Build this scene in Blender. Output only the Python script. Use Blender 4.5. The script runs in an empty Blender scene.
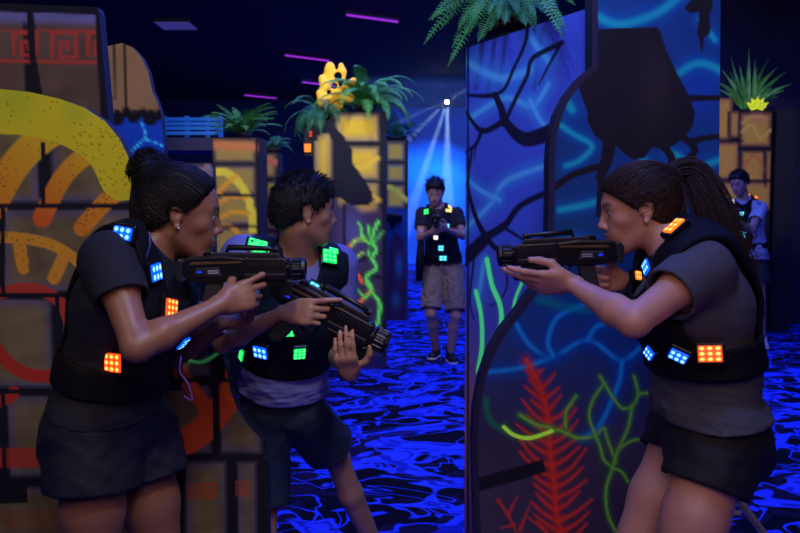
import bpy, bmesh, math, random
import numpy as np
from mathutils import Vector, Matrix
from mathutils.bvhtree import BVHTree
from mathutils.geometry import delaunay_2d_cdt

# ---------------------------------------------------------------- camera, world, lights, exposure
SC = bpy.context.scene
COL = SC.collection
FPX = 778.0
CAMZ = 1.47
PITCH = math.atan((266.5 - 207.0) / FPX)

cam_data = bpy.data.cameras.new('camera')
cam_data.sensor_width = 36.0
cam_data.lens = 36.0 * FPX / 800.0
cam_data.clip_end = 80
cam = bpy.data.objects.new('camera', cam_data)
COL.objects.link(cam)
cam.location = (0, 0, CAMZ)
cam.rotation_euler = (math.pi / 2 - PITCH, 0, 0)
cam_data.dof.use_dof = True
cam_data.dof.focus_distance = 1.95
cam_data.dof.aperture_fstop = 8.0
SC.camera = cam

SC.view_settings.view_transform = 'Standard'
SC.view_settings.look = 'None'
SC.view_settings.gamma = 1
SC.view_settings.exposure = 0.0
SC.view_settings.use_curve_mapping = False

world = bpy.data.worlds.new('world')
SC.world = world
world.use_nodes = True
world.node_tree.nodes['Background'].inputs[0].default_value = (0.02, 0.03, 0.12, 1)
world.node_tree.nodes['Background'].inputs[1].default_value = 0.15


def aim(o, target):
    d = Vector(target) - o.location
    o.rotation_euler = d.to_track_quat('-Z', 'Y').to_euler()


def area(name, loc, target, size, power, color, size_y=None):
    l = bpy.data.lights.new(name, 'AREA')
    l.energy = power
    l.color = color
    l.size = size
    if size_y:
        l.shape = 'RECTANGLE'
        l.size_y = size_y
    o = bpy.data.objects.new(name, l)
    COL.objects.link(o)
    o.location = loc
    aim(o, target)
    return o


def spot(name, loc, target, power, color, angle, blend=0.5, radius=0.05):
    l = bpy.data.lights.new(name, 'SPOT')
    l.energy = power
    l.color = color
    l.spot_size = math.radians(angle)
    l.spot_blend = blend
    l.shadow_soft_size = radius
    o = bpy.data.objects.new(name, l)
    COL.objects.link(o)
    o.location = loc
    aim(o, target)
    return o


CEIL = 4.0
# soft pinkish fill added above and behind the camera for the faces
area('camera_fill', (0.2, -1.2, 3.4), (0.0, 2.2, 1.0), 1.6, 25, (1.0, 0.70, 0.70))
area('warm_left_light', (-1.6, 0.2, 2.9), (-1.0, 2.2, 1.1), 0.5, 7.5, (1.0, 0.88, 0.82))
spot('board_spot', (0.35, 0.7, 2.9), (-0.48, 2.2, 0.70), 50, (1.0, 0.92, 0.85), 30, 0.8, 0.1)  # added to brighten the lower right of the sun board
area('warm_right_light', (0.0, 0.2, 1.7), (0.75, 1.9, 1.2), 0.5, 2.6, (1.0, 0.52, 0.50))
area('lilac_mid_light', (0.4, 4.6, 3.8), (0.35, 7.4, 1.2), 0.8, 22, (0.95, 0.75, 1.0))  # soft light added to bring up the centre man's skin
# blacklight tubes over the arena
area('blacklight_near', (0.3, 4.2, 3.9), (0.3, 4.2, 0), 2.5, 75, (0.06, 0.10, 1.0))
area('blacklight_mid', (0.3, 8.5, 3.9), (0.3, 8.5, 0), 3.5, 180, (0.08, 0.16, 1.0))
area('blacklight_far', (0.3, 14.5, 3.9), (0.3, 15.5, 0), 5.0, 420, (0.08, 0.2, 1.0))
area('blacklight_right', (3.2, 6.0, 3.9), (3.2, 6.0, 0), 2.0, 70, (0.05, 0.12, 1.0))
area('violet_rim', (1.2, 3.0, 3.4), (0.0, 1.9, 1.3), 0.6, 7, (0.22, 0.2, 1.0))
area('blue_partition_wash', (0.3, 1.2, 3.6), (0.9, 2.6, 1.6), 0.8, 40, (0.18, 0.30, 1.0))
spot('pillar_spot_white', (-1.2, 3.4, 3.7), (-1.1, 6.5, 1.9), 170, (1.0, 0.95, 0.8), 42)
spot('left_back_spot', (-1.5, 2.9, 3.7), (-1.32, 3.6, 1.95), 26, (1.0, 0.85, 0.65), 32)  # added spot, the rounded board gets no other light
spot('pillar_spot_right', (3.0, 5.0, 3.7), (3.9, 9.0, 2.2), 150, (1.0, 0.85, 0.85), 28)
spot('backwall_spot_blue', (1.0, 18.7, 3.2), (0.75, 20.1, 1.0), 650, (0.02, 0.30, 1.0), 120, 1.0)


# ---------------------------------------------------------------- helpers
def P(px, py, Y):
    """World point seen at photo pixel (px, py) at the distance Y in front of the camera."""
    x = (px - 400.0) / FPX
    y = (266.5 - py) / FPX
    c, s = math.cos(PITCH), math.sin(PITCH)
    d = np.array([x, c + y * s, y * c - s])
    t = Y / d[1]
    return np.array([0, 0, CAMZ]) + d * t


def V(*a):
    return np.array(a, float)


def unit(v):
    v = np.asarray(v, float)
    return v / (np.linalg.norm(v) + 1e-12)


def cat(o, label, category, group=None, kind=None):
    o['label'] = label
    o['category'] = category
    if group:
        o['group'] = group
    if kind:
        o['kind'] = kind
    return o


def empty(name, loc):
    o = bpy.data.objects.new(name, None)
    o.empty_display_size = 0.1
    COL.objects.link(o)
    o.location = Vector(loc)
    return o


def link(name, me, mats, parent=None, world_coords=True, smooth=False):
    o = bpy.data.objects.new(name, me)
    COL.objects.link(o)
    if not isinstance(mats, (list, tuple)):
        mats = [mats]
    if len(me.materials) == 0:
        for m in mats:
            me.materials.append(m)
    if smooth:
        me.polygons.foreach_set('use_smooth', np.ones(len(me.polygons), bool))
    if parent is not None:
        o.parent = parent
        if world_coords:
            # mesh data is in world coordinates: cancel the parent's placement
            o.matrix_parent_inverse = parent_matrix(parent).inverted()
    return o


def parent_matrix(p):
    m = p.matrix_basis.copy()
    if p.parent is not None:
        m = parent_matrix(p.parent) @ p.matrix_parent_inverse @ m
    return m


def mesh_np(name, verts, quads):
    me = bpy.data.meshes.new(name)
    verts = np.asarray(verts, np.float32)
    quads = np.asarray(quads, np.int32)
    n = quads.shape[1]
    me.vertices.add(len(verts))
    me.vertices.foreach_set('co', verts.ravel())
    me.loops.add(quads.size)
    me.loops.foreach_set('vertex_index', quads.ravel())
    me.polygons.add(len(quads))
    me.polygons.foreach_set('loop_start', np.arange(len(quads), dtype=np.int32) * n)
    me.polygons.foreach_set('loop_total', np.full(len(quads), n, np.int32))
    me.update(calc_edges=True)
    me.validate()
    return me


def set_color(me, rgb, name='Col'):
    a = me.color_attributes.new(name, 'FLOAT_COLOR', 'POINT')
    c = np.ones((len(me.vertices), 4), np.float32)
    c[:, :3] = rgb
    a.data.foreach_set('color', c.ravel())


# ---------------------------------------------------------------- materials
def mat(name, color, rough=0.6, metal=0.0, spec=0.5, bump=0.0, bscale=60.0, var=0.0, vscale=8.0,
        attr=None, emit=None, estr=0.0, sheen=0.0, stretch=None, coat=0.0, sss=0.0):
    m = bpy.data.materials.new(name)
    m.use_nodes = True
    nt = m.node_tree
    b = nt.nodes['Principled BSDF']
    b.inputs['Base Color'].default_value = (*color, 1)
    b.inputs['Roughness'].default_value = rough
    b.inputs['Metallic'].default_value = metal
    b.inputs['Specular IOR Level'].default_value = spec
    if sheen:
        b.inputs['Sheen Weight'].default_value = sheen
    if coat:
        b.inputs['Coat Weight'].default_value = coat
        b.inputs['Coat Roughness'].default_value = 0.15
    if sss:
        b.inputs['Subsurface Weight'].default_value = sss
        b.inputs['Subsurface Scale'].default_value = 0.01
    tc = nt.nodes.new('ShaderNodeTexCoord')
    vec = tc.outputs['Object']
    if stretch:
        mp = nt.nodes.new('ShaderNodeMapping')
        mp.inputs['Scale'].default_value = stretch
        nt.links.new(vec, mp.inputs['Vector'])
        vec = mp.outputs['Vector']
    src = None
    if attr:
        at = nt.nodes.new('ShaderNodeAttribute')
        at.attribute_name = attr
        src = at.outputs['Color']
    if var > 0:
        nz = nt.nodes.new('ShaderNodeTexNoise')
        nz.inputs['Scale'].default_value = vscale
        nz.inputs['Detail'].default_value = 5
        nt.links.new(vec, nz.inputs['Vector'])
        mr = nt.nodes.new('ShaderNodeMapRange')
        mr.inputs['From Min'].default_value = 0.3
        mr.inputs['From Max'].default_value = 0.7
        mr.inputs['To Min'].default_value = 1 - var
        mr.inputs['To Max'].default_value = 1 + var
        nt.links.new(nz.outputs['Fac'], mr.inputs['Value'])
        mx = nt.nodes.new('ShaderNodeVectorMath')
        mx.operation = 'SCALE'
        if src is None:
            mx.inputs[0].default_value = color
        else:
            nt.links.new(src, mx.inputs[0])
        nt.links.new(mr.outputs[0], mx.inputs['Scale'])
        src = mx.outputs[0]
    if src is not None:
        nt.links.new(src, b.inputs['Base Color'])
    if bump > 0:
        nb = nt.nodes.new('ShaderNodeTexNoise')
        nb.inputs['Scale'].default_value = bscale
        nb.inputs['Detail'].default_value = 4
        nt.links.new(vec, nb.inputs['Vector'])
        bn = nt.nodes.new('ShaderNodeBump')
        bn.inputs['Strength'].default_value = bump
        bn.inputs['Distance'].default_value = 0.01
        nt.links.new(nb.outputs['Fac'], bn.inputs['Height'])
        nt.links.new(bn.outputs['Normal'], b.inputs['Normal'])
    if emit:
        b.inputs['Emission Color'].default_value = (*emit, 1)
        b.inputs['Emission Strength'].default_value = estr
    return m


def fluorescent(m, attr, strength):
    """Fluorescent paint gives off light of its own under blacklight: the second attribute says where it is sprayed."""
    nt = m.node_tree
    at = nt.nodes.new('ShaderNodeAttribute')
    at.attribute_name = attr
    b = nt.nodes['Principled BSDF']
    nt.links.new(at.outputs['Color'], b.inputs['Emission Color'])
    b.inputs['Emission Strength'].default_value = strength
    return m


def led_mat(name, deep, bright, nx=3, ny=2, s0=2.2, s1=12.0):
    m = bpy.data.materials.new(name)
    m.use_nodes = True
    nt = m.node_tree
    b = nt.nodes['Principled BSDF']
    b.inputs['Base Color'].default_value = (*deep, 1)
    b.inputs['Roughness'].default_value = 0.3
    tc = nt.nodes.new('ShaderNodeTexCoord')
    mp = nt.nodes.new('ShaderNodeMapping')
    mp.inputs['Scale'].default_value = (nx, ny, 0)
    nt.links.new(tc.outputs['Generated'], mp.inputs['Vector'])
    fr = nt.nodes.new('ShaderNodeVectorMath'); fr.operation = 'FRACTION'
    nt.links.new(mp.outputs[0], fr.inputs[0])
    ds = nt.nodes.new('ShaderNodeVectorMath'); ds.operation = 'DISTANCE'
    ds.inputs[1].default_value = (0.5, 0.5, 0)
    nt.links.new(fr.outputs[0], ds.inputs[0])
    mr = nt.nodes.new('ShaderNodeMapRange')
    mr.inputs['From Min'].default_value = 0.15
    mr.inputs['From Max'].default_value = 0.45
    mr.inputs['To Min'].default_value = 1
    mr.inputs['To Max'].default_value = 0
    nt.links.new(ds.outputs['Value'], mr.inputs['Value'])
    mc = nt.nodes.new('ShaderNodeMix'); mc.data_type = 'RGBA'
    mc.inputs['A'].default_value = (*deep, 1)
    mc.inputs['B'].default_value = (*bright, 1)
    nt.links.new(mr.outputs[0], mc.inputs['Factor'])
    nt.links.new(mc.outputs['Result'], b.inputs['Emission Color'])
    ms = nt.nodes.new('ShaderNodeMapRange')
    ms.inputs['To Min'].default_value = s0
    ms.inputs['To Max'].default_value = s1
    nt.links.new(mr.outputs[0], ms.inputs['Value'])
    nt.links.new(ms.outputs[0], b.inputs['Emission Strength'])
    return m


LED = {
    'blue': led_mat('led_blue', (0.0, 0.10, 1.0), (0.25, 0.65, 1.0), 3, 2, 1.2, 2.8),
    'orange': led_mat('led_orange', (1.0, 0.06, 0.005), (1.0, 0.42, 0.08), 3, 3, 1.3, 3.0),
    'green': led_mat('led_green', (0.0, 0.9, 0.10), (0.15, 1.0, 0.35), 3, 3, 0.95, 1.5),
    'amber': led_mat('led_amber', (1.0, 0.20, 0.01), (1.0, 0.55, 0.12), 3, 2, 1.1, 1.9),
    'cyan': led_mat('led_cyan', (0.0, 0.6, 0.8), (0.4, 1.0, 1.0), 2, 2, 0.8, 1.5),
    'yellow': led_mat('led_yellow', (0.8, 0.6, 0.1), (1.0, 0.95, 0.4), 2, 2, 0.9, 1.6),
    'white': led_mat('led_white', (0.9, 0.7, 0.6), (1.0, 0.95, 0.8), 2, 2, 1.0, 2.2),
    'violet': led_mat('led_violet', (0.4, 0.2, 1.0), (0.7, 0.6, 1.0), 2, 2, 0.8, 1.5),
}
M = {}
M['black_plastic'] = mat('black_plastic', (0.007, 0.007, 0.010), 0.26, spec=0.35, bump=0.08, bscale=300)
M['black_rubber'] = mat('black_rubber', (0.01, 0.01, 0.012), 0.6)
M['gun_grey'] = mat('gun_grey', (0.016, 0.016, 0.022), 0.30, spec=0.4, bump=0.08, bscale=300)
M['gun_gold'] = mat('gun_gold', (0.14, 0.08, 0.03), 0.4, metal=0.6)
M['white_print'] = mat('white_print', (0.35, 0.35, 0.42), 0.5)
M['vest'] = mat('vest_fabric', (0.004, 0.005, 0.009), 0.7, spec=0.15, bump=0.4, bscale=500)
M['vest_b'] = mat('vest_fabric_teal', (0.003, 0.010, 0.022), 0.7, spec=0.2, bump=0.4, bscale=500)
M['webbing'] = mat('webbing', (0.004, 0.004, 0.006), 0.6, spec=0.2, bump=0.4, bscale=600)
M['lens_white'] = mat('eye_white', (0.30, 0.26, 0.26), 0.25)
M['iris'] = mat('iris', (0.015, 0.008, 0.005), 0.15)
M['edge'] = mat('board_edge', (0.012, 0.012, 0.022), 0.7, bump=0.2, bscale=80)
M['paint'] = fluorescent(mat('painted_board', (1, 1, 1), 0.75, attr='Col', bump=0.12, bscale=220, spec=0.25), 'Glow', 1.0)
M['wood'] = mat('raw_wood', (0.4, 0.28, 0.16), 0.7, var=0.25, vscale=12, stretch=(1, 1, 8))


# ---------------------------------------------------------------- box / tube builders (bmesh)
class MB:
    def __init__(self):
        self.bm = bmesh.new()

    def _add(self, verts, faces, slot=0):
        vs = [self.bm.verts.new(tuple(v)) for v in verts]
        for f in faces:
            try:
                fc = self.bm.faces.new([vs[i] for i in f])
                fc.material_index = slot
            except ValueError:
                pass
        return vs

    def box(self, lo, hi, slot=0, taper=None):
        x0, y0, z0 = lo
        x1, y1, z1 = hi
        v = [(x0, y0, z0), (x1, y0, z0), (x1, y1, z0), (x0, y1, z0), (x0, y0, z1), (x1, y0, z1), (x1, y1, z1), (x0, y1, z1)]
        f = [(0, 3, 2, 1), (4, 5, 6, 7), (0, 1, 5, 4), (1, 2, 6, 5), (2, 3, 7, 6), (3, 0, 4, 7)]
        self._add(v, f, slot)
        return self

    def prism(self, poly, y0, y1, slot=0):
        """poly of (x, z) extruded along y"""
        n = len(poly)
        v = [(a, y0, b) for a, b in poly] + [(a, y1, b) for a, b in poly]
        f = [tuple(range(n))[::-1], tuple(range(n, 2 * n))] + [(i, (i + 1) % n, n + (i + 1) % n, n + i) for i in range(n)]
        self._add(v, f, slot)
        return self

    def tube(self, pts, r, n=8, slot=0, cap=True):
        pts = [np.asarray(p, float) for p in pts]
        rs = r if isinstance(r, (list, tuple)) else [r] * len(pts)
        rings = []
        prev = None
        for i, p in enumerate(pts):
            t = unit(pts[min(i + 1, len(pts) - 1)] - pts[max(i - 1, 0)])
            if prev is None:
                ref = V(0, 0, 1) if abs(t[2]) < 0.9 else V(1, 0, 0)
                a = unit(np.cross(t, ref))
            else:
                a = unit(prev - t * np.dot(prev, t))
            prev = a
            b = np.cross(t, a)
            rings.append([p + rs[i] * (math.cos(2 * math.pi * k / n) * a + math.sin(2 * math.pi * k / n) * b) for k in range(n)])
        v = [q for r_ in rings for q in r_]
        f = []
        for i in range(len(rings) - 1):
            for k in range(n):
                f.append((i * n + k, i * n + (k + 1) % n, (i + 1) * n + (k + 1) % n, (i + 1) * n + k))
        if cap:
            f.append(tuple(range(n))[::-1])
            f.append(tuple(range((len(rings) - 1) * n, len(rings) * n)))
        self._add(v, f, slot)
        return self

    def lathe_x(self, prof, n=24, slot=0, c=(0, 0)):
        """prof of (x, r) turned round the x axis"""
        v = []
        for x, r in prof:
            for k in range(n):
                a = 2 * math.pi * k / n
                v.append((x, c[0] + r * math.cos(a), c[1] + r * math.sin(a)))
        f = []
        for i in range(len(prof) - 1):
            for k in range(n):
                f.append((i * n + k, i * n + (k + 1) % n, (i + 1) * n + (k + 1) % n, (i + 1) * n + k))
        f.append(tuple(range(n))[::-1])
        f.append(tuple(range((len(prof) - 1) * n, len(prof) * n)))
        self._add(v, f, slot)
        return self

    def build(self, name, mats, parent=None, bevel=0.0, smooth=False, world_coords=False, seg=2):
        bmesh.ops.recalc_face_normals(self.bm, faces=self.bm.faces[:])
        if bevel > 0:
            es = [e for e in self.bm.edges if e.is_manifold and e.calc_face_angle(0) > 0.6]
            bmesh.ops.bevel(self.bm, geom=es, offset=bevel, segments=seg, affect='EDGES', profile=0.6, clamp_overlap=True)
        me = bpy.data.meshes.new(name)
        self.bm.to_mesh(me)
        self.bm.free()
        return link(name, me, mats, parent, world_coords=world_coords, smooth=smooth)


# ---------------------------------------------------------------- signed-distance modelling (one continuous skin per body)
RES = 1.0


def smin(a, b, k):
    if k <= 0:
        return np.minimum(a, b)
    h = np.clip(0.5 + 0.5 * (b - a) / k, 0, 1)
    return b + (a - b) * h - k * h * (1 - h)


def smax(a, b, k):
    return -smin(-a, -b, k)


class Prim:
    """A limb or lump: an elliptical capsule from a to b with half-widths wa, wb across 'side' and da, db along 'front'."""

    def __init__(self, a, b, wa, wb, da=None, db=None, front=(0, -1, 0), k=0.02, sub=False, clip=None, end=None):
        self.a = np.asarray(a, float)
        self.b = np.asarray(b, float)
        self.wa, self.wb = wa, wb
        self.da = wa if da is None else da
        self.db = wb if db is None else db
        ax = self.b - self.a
        self.L = np.linalg.norm(ax)
        self.ax = ax / self.L if self.L > 1e-9 else V(0, 0, 1)
        fr = np.asarray(front, float)
        fr = fr - self.ax * np.dot(fr, self.ax)
        if np.linalg.norm(fr) < 1e-6:
            fr = np.cross(self.ax, V(1, 0, 0.1))
        self.fr = unit(fr)
        self.sd = np.cross(self.ax, self.fr)
        self.k, self.sub, self.clip = k, sub, clip
        self.end = end

    def bounds(self):
        r = max(self.wa, self.wb, self.da, self.db, self.end or 0)
        return np.minimum(self.a, self.b) - r, np.maximum(self.a, self.b) + r

    def d(self, p, off=0.0):
        q = p - self.a
        z = q @ self.ax
        x = q @ self.sd
        y = q @ self.fr
        t = np.clip(z / self.L, 0, 1) if self.L > 1e-9 else np.zeros_like(z)
        zz = z - t * self.L
        w = self.wa + (self.wb - self.wa) * t + off
        dd = self.da + (self.db - self.da) * t + off
        if self.wa == self.da and self.wb == self.db and not self.end:
            r = np.sqrt(x * x + y * y + zz * zz) - w
        else:
            e = (self.end + off) if self.end else np.minimum(w, dd)
            X, Y, Z = x / w, y / dd, zz / e
            k0 = np.sqrt(X * X + Y * Y + Z * Z) + 1e-9
            k1 = np.sqrt((X / w) ** 2 + (Y / dd) ** 2 + (Z / e) ** 2) + 1e-9
            r = k0 * (k0 - 1) / k1
        if self.clip:
            for pt, n in self.clip:
                r = np.maximum(r, (p - pt) @ unit(n))
        return r


def ell(c, r, axes=None, k=0.02, sub=False):
    """ellipsoid with radii r along axes (rows side, front, up)"""
    if axes is None:
        axes = np.eye(3)
    c = np.asarray(c, float)
    e = 1e-4
    pr = Prim(c - axes[2] * e, c + axes[2] * e, r[0], r[0], r[1], r[1], front=axes[1], k=k, sub=sub, end=r[2])
    return pr


def field(prims, off=0.0):
    def f(p):
        d = None
        for pr in prims:
            v = pr.d(p, off if not pr.sub else -off)
            if d is None:
                d = v
            elif pr.sub:
                d = smax(d, -v, pr.k)
            else:
                d = smin(d, v, pr.k)
        return d
    return f


def bounds_of(prims, pad=0.03):
    lo = np.min([p.bounds()[0] for p in prims if not p.sub], axis=0) - pad
    hi = np.max([p.bounds()[1] for p in prims if not p.sub], axis=0) + pad
    return lo, hi


def polygonize(f, lo, hi, h):
    h = h * RES
    B = 8
    lo = np.asarray(lo, float)
    n = np.ceil((np.asarray(hi) - lo) / h / B).astype(int) * B
    nb = n // B
    g = np.stack(np.meshgrid(*[np.arange(k) for k in nb], indexing='ij'), -1).reshape(-1, 3)
    ctr = lo + (g * B + B / 2 - 0.5) * h
    dc = f(ctr)
    act = np.abs(dc) < B * h * 0.866 * 1.7 + 0.012
    Vv = np.ones((nb[0], nb[1], nb[2], B, B, B), np.float32)
    Vv *= np.where(dc.reshape(nb[0], nb[1], nb[2]) < 0, -1, 1)[:, :, :, None, None, None]
    loc = np.stack(np.meshgrid(np.arange(B), np.arange(B), np.arange(B), indexing='ij'), -1).reshape(-1, 3)
    ga = g[act]
    for s in range(0, len(ga), 400):
        gg = ga[s:s + 400]
        pts = lo + (gg[:, None, :] * B + loc[None]) * h
        dv = f(pts.reshape(-1, 3)).reshape(len(gg), B, B, B)
        Vv[gg[:, 0], gg[:, 1], gg[:, 2]] = dv
    D = Vv.transpose(0, 3, 1, 4, 2, 5).reshape(n)
    D[0] = D[-1] = 1
    D[:, 0] = D[:, -1] = 1
    D[:, :, 0] = D[:, :, -1] = 1
    ins = D < 0
    c = ins[:-1, :-1, :-1].astype(np.int8)
    tot = np.zeros_like(c)
    for dx in (0, 1):
        for dy in (0, 1):
            for dz in (0, 1):
                tot += ins[dx:n[0] - 1 + dx, dy:n[1] - 1 + dy, dz:n[2] - 1 + dz]
    cells = np.argwhere((tot > 0) & (tot < 8))
    corner = [(0, 0, 0), (1, 0, 0), (0, 1, 0), (1, 1, 0), (0, 0, 1), (1, 0, 1), (0, 1, 1), (1, 1, 1)]
    cv = np.stack([D[cells[:, 0] + a, cells[:, 1] + b, cells[:, 2] + c_] for a, b, c_ in corner], 1)
    acc = np.zeros((len(cells), 3))
    cnt = np.zeros(len(cells))
    for i in range(8):
        for j in range(i + 1, 8):
            if bin(i ^ j).count('1') != 1:
                continue
            a, b = cv[:, i], cv[:, j]
            m = (a < 0) != (b < 0)
            t = np.where(m, a / (a - b + 1e-12), 0)
            pi, pj = np.array(corner[i], float), np.array(corner[j], float)
            acc += np.where(m[:, None], pi + t[:, None] * (pj - pi), 0)
            cnt += m
    verts = lo + (cells + acc / cnt[:, None]) * h
    key = (cells[:, 0].astype(np.int64) * n[1] + cells[:, 1]) * n[2] + cells[:, 2]

    def vid(i, j, k):
        q = (i.astype(np.int64) * n[1] + j) * n[2] + k
        return np.searchsorted(key, q)
    quads = []
    for ax in range(3):
        sl0 = [slice(None)] * 3
        sl1 = [slice(None)] * 3
        sl0[ax] = slice(0, -1)
        sl1[ax] = slice(1, None)
        A, Bm = ins[tuple(sl0)], ins[tuple(sl1)]
        for flip, mask in ((False, A & ~Bm), (True, ~A & Bm)):
            e = np.argwhere(mask)
            u, w = [(1, 2), (2, 0), (0, 1)][ax]
            offs = []
            for du, dw in ((-1, -1), (0, -1), (0, 0), (-1, 0)):
                ee = e.copy()
                ee[:, u] += du
                ee[:, w] += dw
                offs.append(vid(ee[:, 0], ee[:, 1], ee[:, 2]))
            q = np.stack(offs, 1)
            if flip:
                q = q[:, ::-1]
            quads.append(q)
    return verts, np.concatenate(quads)


def relax(verts, quads, it=1, lam=0.5):
    for _ in range(it):
        s = np.zeros_like(verts)
        c = np.zeros(len(verts))
        for a in range(4):
            i, j = quads[:, a], quads[:, (a + 1) % 4]
            np.add.at(s, i, verts[j])
            np.add.at(c, i, 1)
            np.add.at(s, j, verts[i])
            np.add.at(c, j, 1)
        verts = verts + lam * (s / np.maximum(c, 1)[:, None] - verts)
    return verts


def sdf_object(name, f, lo, hi, h, mats, parent=None, relax_it=1, color_fn=None):
    v, q = polygonize(f, lo, hi, h)
    v = relax(v, q, relax_it)
    me = mesh_np(name, v, q)
    if color_fn:
        set_color(me, color_fn(v))
    return link(name, me, mats, parent, smooth=True)


def wav(p, s, seed=0):
    """cheap smooth 3-D noise in [-1, 1]"""
    r = np.random.RandomState(seed)
    out = np.zeros(len(p))
    for i in range(5):
        k = r.normal(size=3)
        k = k / np.linalg.norm(k) * s * (0.7 + 0.5 * i)
        q = r.normal(size=3)
        q = q / np.linalg.norm(q) * s * 0.5
        out += np.sin(p @ k + r.uniform(0, 6.28) + 1.4 * np.sin(p @ q + i)) / (1 + 0.5 * i)
    return out / 3.0


# ================================================================ THE ROOM
def carpet_material():
    m = bpy.data.materials.new('blacklight_carpet')
    m.use_nodes = True
    nt = m.node_tree
    b = nt.nodes['Principled BSDF']
    b.inputs['Roughness'].default_value = 0.9
    b.inputs['Specular IOR Level'].default_value = 0.1
    tc = nt.nodes.new('ShaderNodeTexCoord')

    def noise(scale, det, dist, off, vec=None):
        mp = nt.nodes.new('ShaderNodeMapping')
        mp.inputs['Location'].default_value = off
        mp.inputs['Scale'].default_value = (0.75, 1.0, 1)
        nt.links.new(vec or tc.outputs['Object'], mp.inputs[0])
        n = nt.nodes.new('ShaderNodeTexNoise')
        n.inputs['Scale'].default_value = scale
        n.inputs['Detail'].default_value = det
        n.inputs['Distortion'].default_value = dist
        nt.links.new(mp.outputs[0], n.inputs['Vector'])
        return n.outputs['Fac']

    def ramp(src, stops, interp='LINEAR'):
        r = nt.nodes.new('ShaderNodeValToRGB')
        r.color_ramp.interpolation = interp
        e = r.color_ramp.elements
        while len(e) > 1:
            e.remove(e[-1])
        e[0].position, e[0].color = stops[0][0], (*stops[0][1], 1)
        for p, c in stops[1:]:
            x = e.new(p)
            x.color = (*c, 1)
        nt.links.new(src, r.inputs[0])
        return r.outputs[0]
    bl, dk = (0.004, 0.003, 0.012), (0.012, 0.01, 0.05)
    B1, B2, B3 = (0.03, 0.08, 0.95), (0.05, 0.10, 1.0), (0.015, 0.03, 0.5)
    a = ramp(noise(1.9, 1.5, 1.9, (3.1, 0.4, 0)), [(0, bl), (0.505, bl), (0.515, B1), (0.56, B2), (0.57, B3), (0.61, B3), (0.62, B2), (0.70, B1)])
    ln = ramp(noise(2.3, 1.0, 2.4, (13.1, 7.4, 0)), [(0, (0, 0, 0)), (0.472, (0, 0, 0)), (0.482, (1, 1, 1)), (0.512, (1, 1, 1)), (0.522, (0, 0, 0))])
    pt = ramp(noise(3.1, 1.0, 1.8, (23, 1.4, 0)), [(0, (0, 0, 0)), (0.55, (0, 0, 0)), (0.565, (1, 1, 1))])

    def mix(f, p, q):
        mx = nt.nodes.new('ShaderNodeMix')
        mx.data_type = 'RGBA'
        nt.links.new(f, mx.inputs['Factor'])
        nt.links.new(p, mx.inputs['A'])
        if isinstance(q, tuple):
            mx.inputs['B'].default_value = (*q, 1)
        else:
            nt.links.new(q, mx.inputs['B'])
        return mx.outputs['Result']
    a = mix(pt, a, (0.012, 0.008, 0.045))
    a = mix(ln, a, B1)
    nt.links.new(a, b.inputs['Base Color'])
    n = nt.nodes.new('ShaderNodeTexNoise')
    n.inputs['Scale'].default_value = 700
    nt.links.new(tc.outputs['Object'], n.inputs['Vector'])
    bn = nt.nodes.new('ShaderNodeBump')
    bn.inputs['Strength'].default_value = 0.5
    nt.links.new(n.outputs['Fac'], bn.inputs['Height'])
    nt.links.new(bn.outputs[0], b.inputs['Normal'])
    return m


def structure(name, lo, hi, m):
    o = MB().box(lo, hi).build(name, m)
    o['kind'] = 'structure'
    return o


M['carpet'] = carpet_material()
M['dark_wall'] = mat('dark_painted_wall', (0.02, 0.022, 0.07), 0.85, var=0.4, vscale=1.5)
M['far_wall'] = mat('blue_painted_wall', (0.10, 0.26, 0.85), 0.8, var=0.55, vscale=0.9)
M['ceiling'] = mat('black_ceiling', (0.010, 0.008, 0.022), 0.9, bump=0.1, bscale=10)
structure('floor', (-7, -2.6, -0.1), (6, 20.2, 0), M['carpet'])
structure('ceiling', (-7, -2.6, CEIL), (6, 20.2, CEIL + 0.1), M['ceiling'])
structure('wall_left', (-7.1, -2.6, 0), (-7, 20.2, CEIL), M['dark_wall'])
structure('wall_right', (6, -2.6, 0), (6.1, 20.2, CEIL), M['dark_wall'])
structure('wall_behind', (-7, -2.7, 0), (6, -2.6, CEIL), M['dark_wall'])
structure('wall_back', (-7, 20.1, 0), (6, 20.2, CEIL), M['far_wall'])
structure('wall_right_back', (2.45, 9.75, 0), (6, 9.9, CEIL), M['dark_wall'])
structure('wall_left_back', (-7, 18.6, 0), (-0.4, 18.75, CEIL), M['dark_wall'])

# purple tube lights on the ceiling
M['purple_tube'] = mat('purple_tube', (0.3, 0.05, 0.4), 0.4, emit=(0.42, 0.03, 0.80), estr=0.75)
M['fixture'] = mat('light_fixture', (0.05, 0.05, 0.08), 0.5)


def ceiling_tube(pa, pb, label):
    def on_ceiling(px, py):
        d = P(px, py, 1.0) - V(0, 0, CAMZ)
        return V(0, 0, CAMZ) + d * (CEIL - 0.06 - CAMZ) / d[2]
    a, b = on_ceiling(*pa), on_ceiling(*pb)
    o = empty('tube_light', (a + b) / 2 + V(0, 0, 0.06))
    cat(o, label, 'tube light', 'purple tube lights on the dark ceiling')
    t = MB().tube([a, b], 0.015, 10).build('tube', M['purple_tube'], o, world_coords=True, smooth=True)
    u = unit(b - a)
    s = V(-u[1], u[0], 0)
    for q in (a, b):
        MB().tube([q - u * 0.02, q + u * 0.02], 0.03, 10).build('end_cap', M['fixture'], o, world_coords=True)
    mb = MB()
    m = [a - s * 0.03, b - s * 0.03, b + s * 0.03, a + s * 0.03]
    mb._add([p + V(0, 0, 0.03) for p in m] + [p + V(0, 0, 0.059) for p in m],
            [(0, 1, 2, 3), (4, 7, 6, 5), (0, 4, 5, 1), (1, 5, 6, 2), (2, 6, 7, 3), (3, 7, 4, 0)])
    mb.build('housing', M['fixture'], o, world_coords=True)


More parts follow.
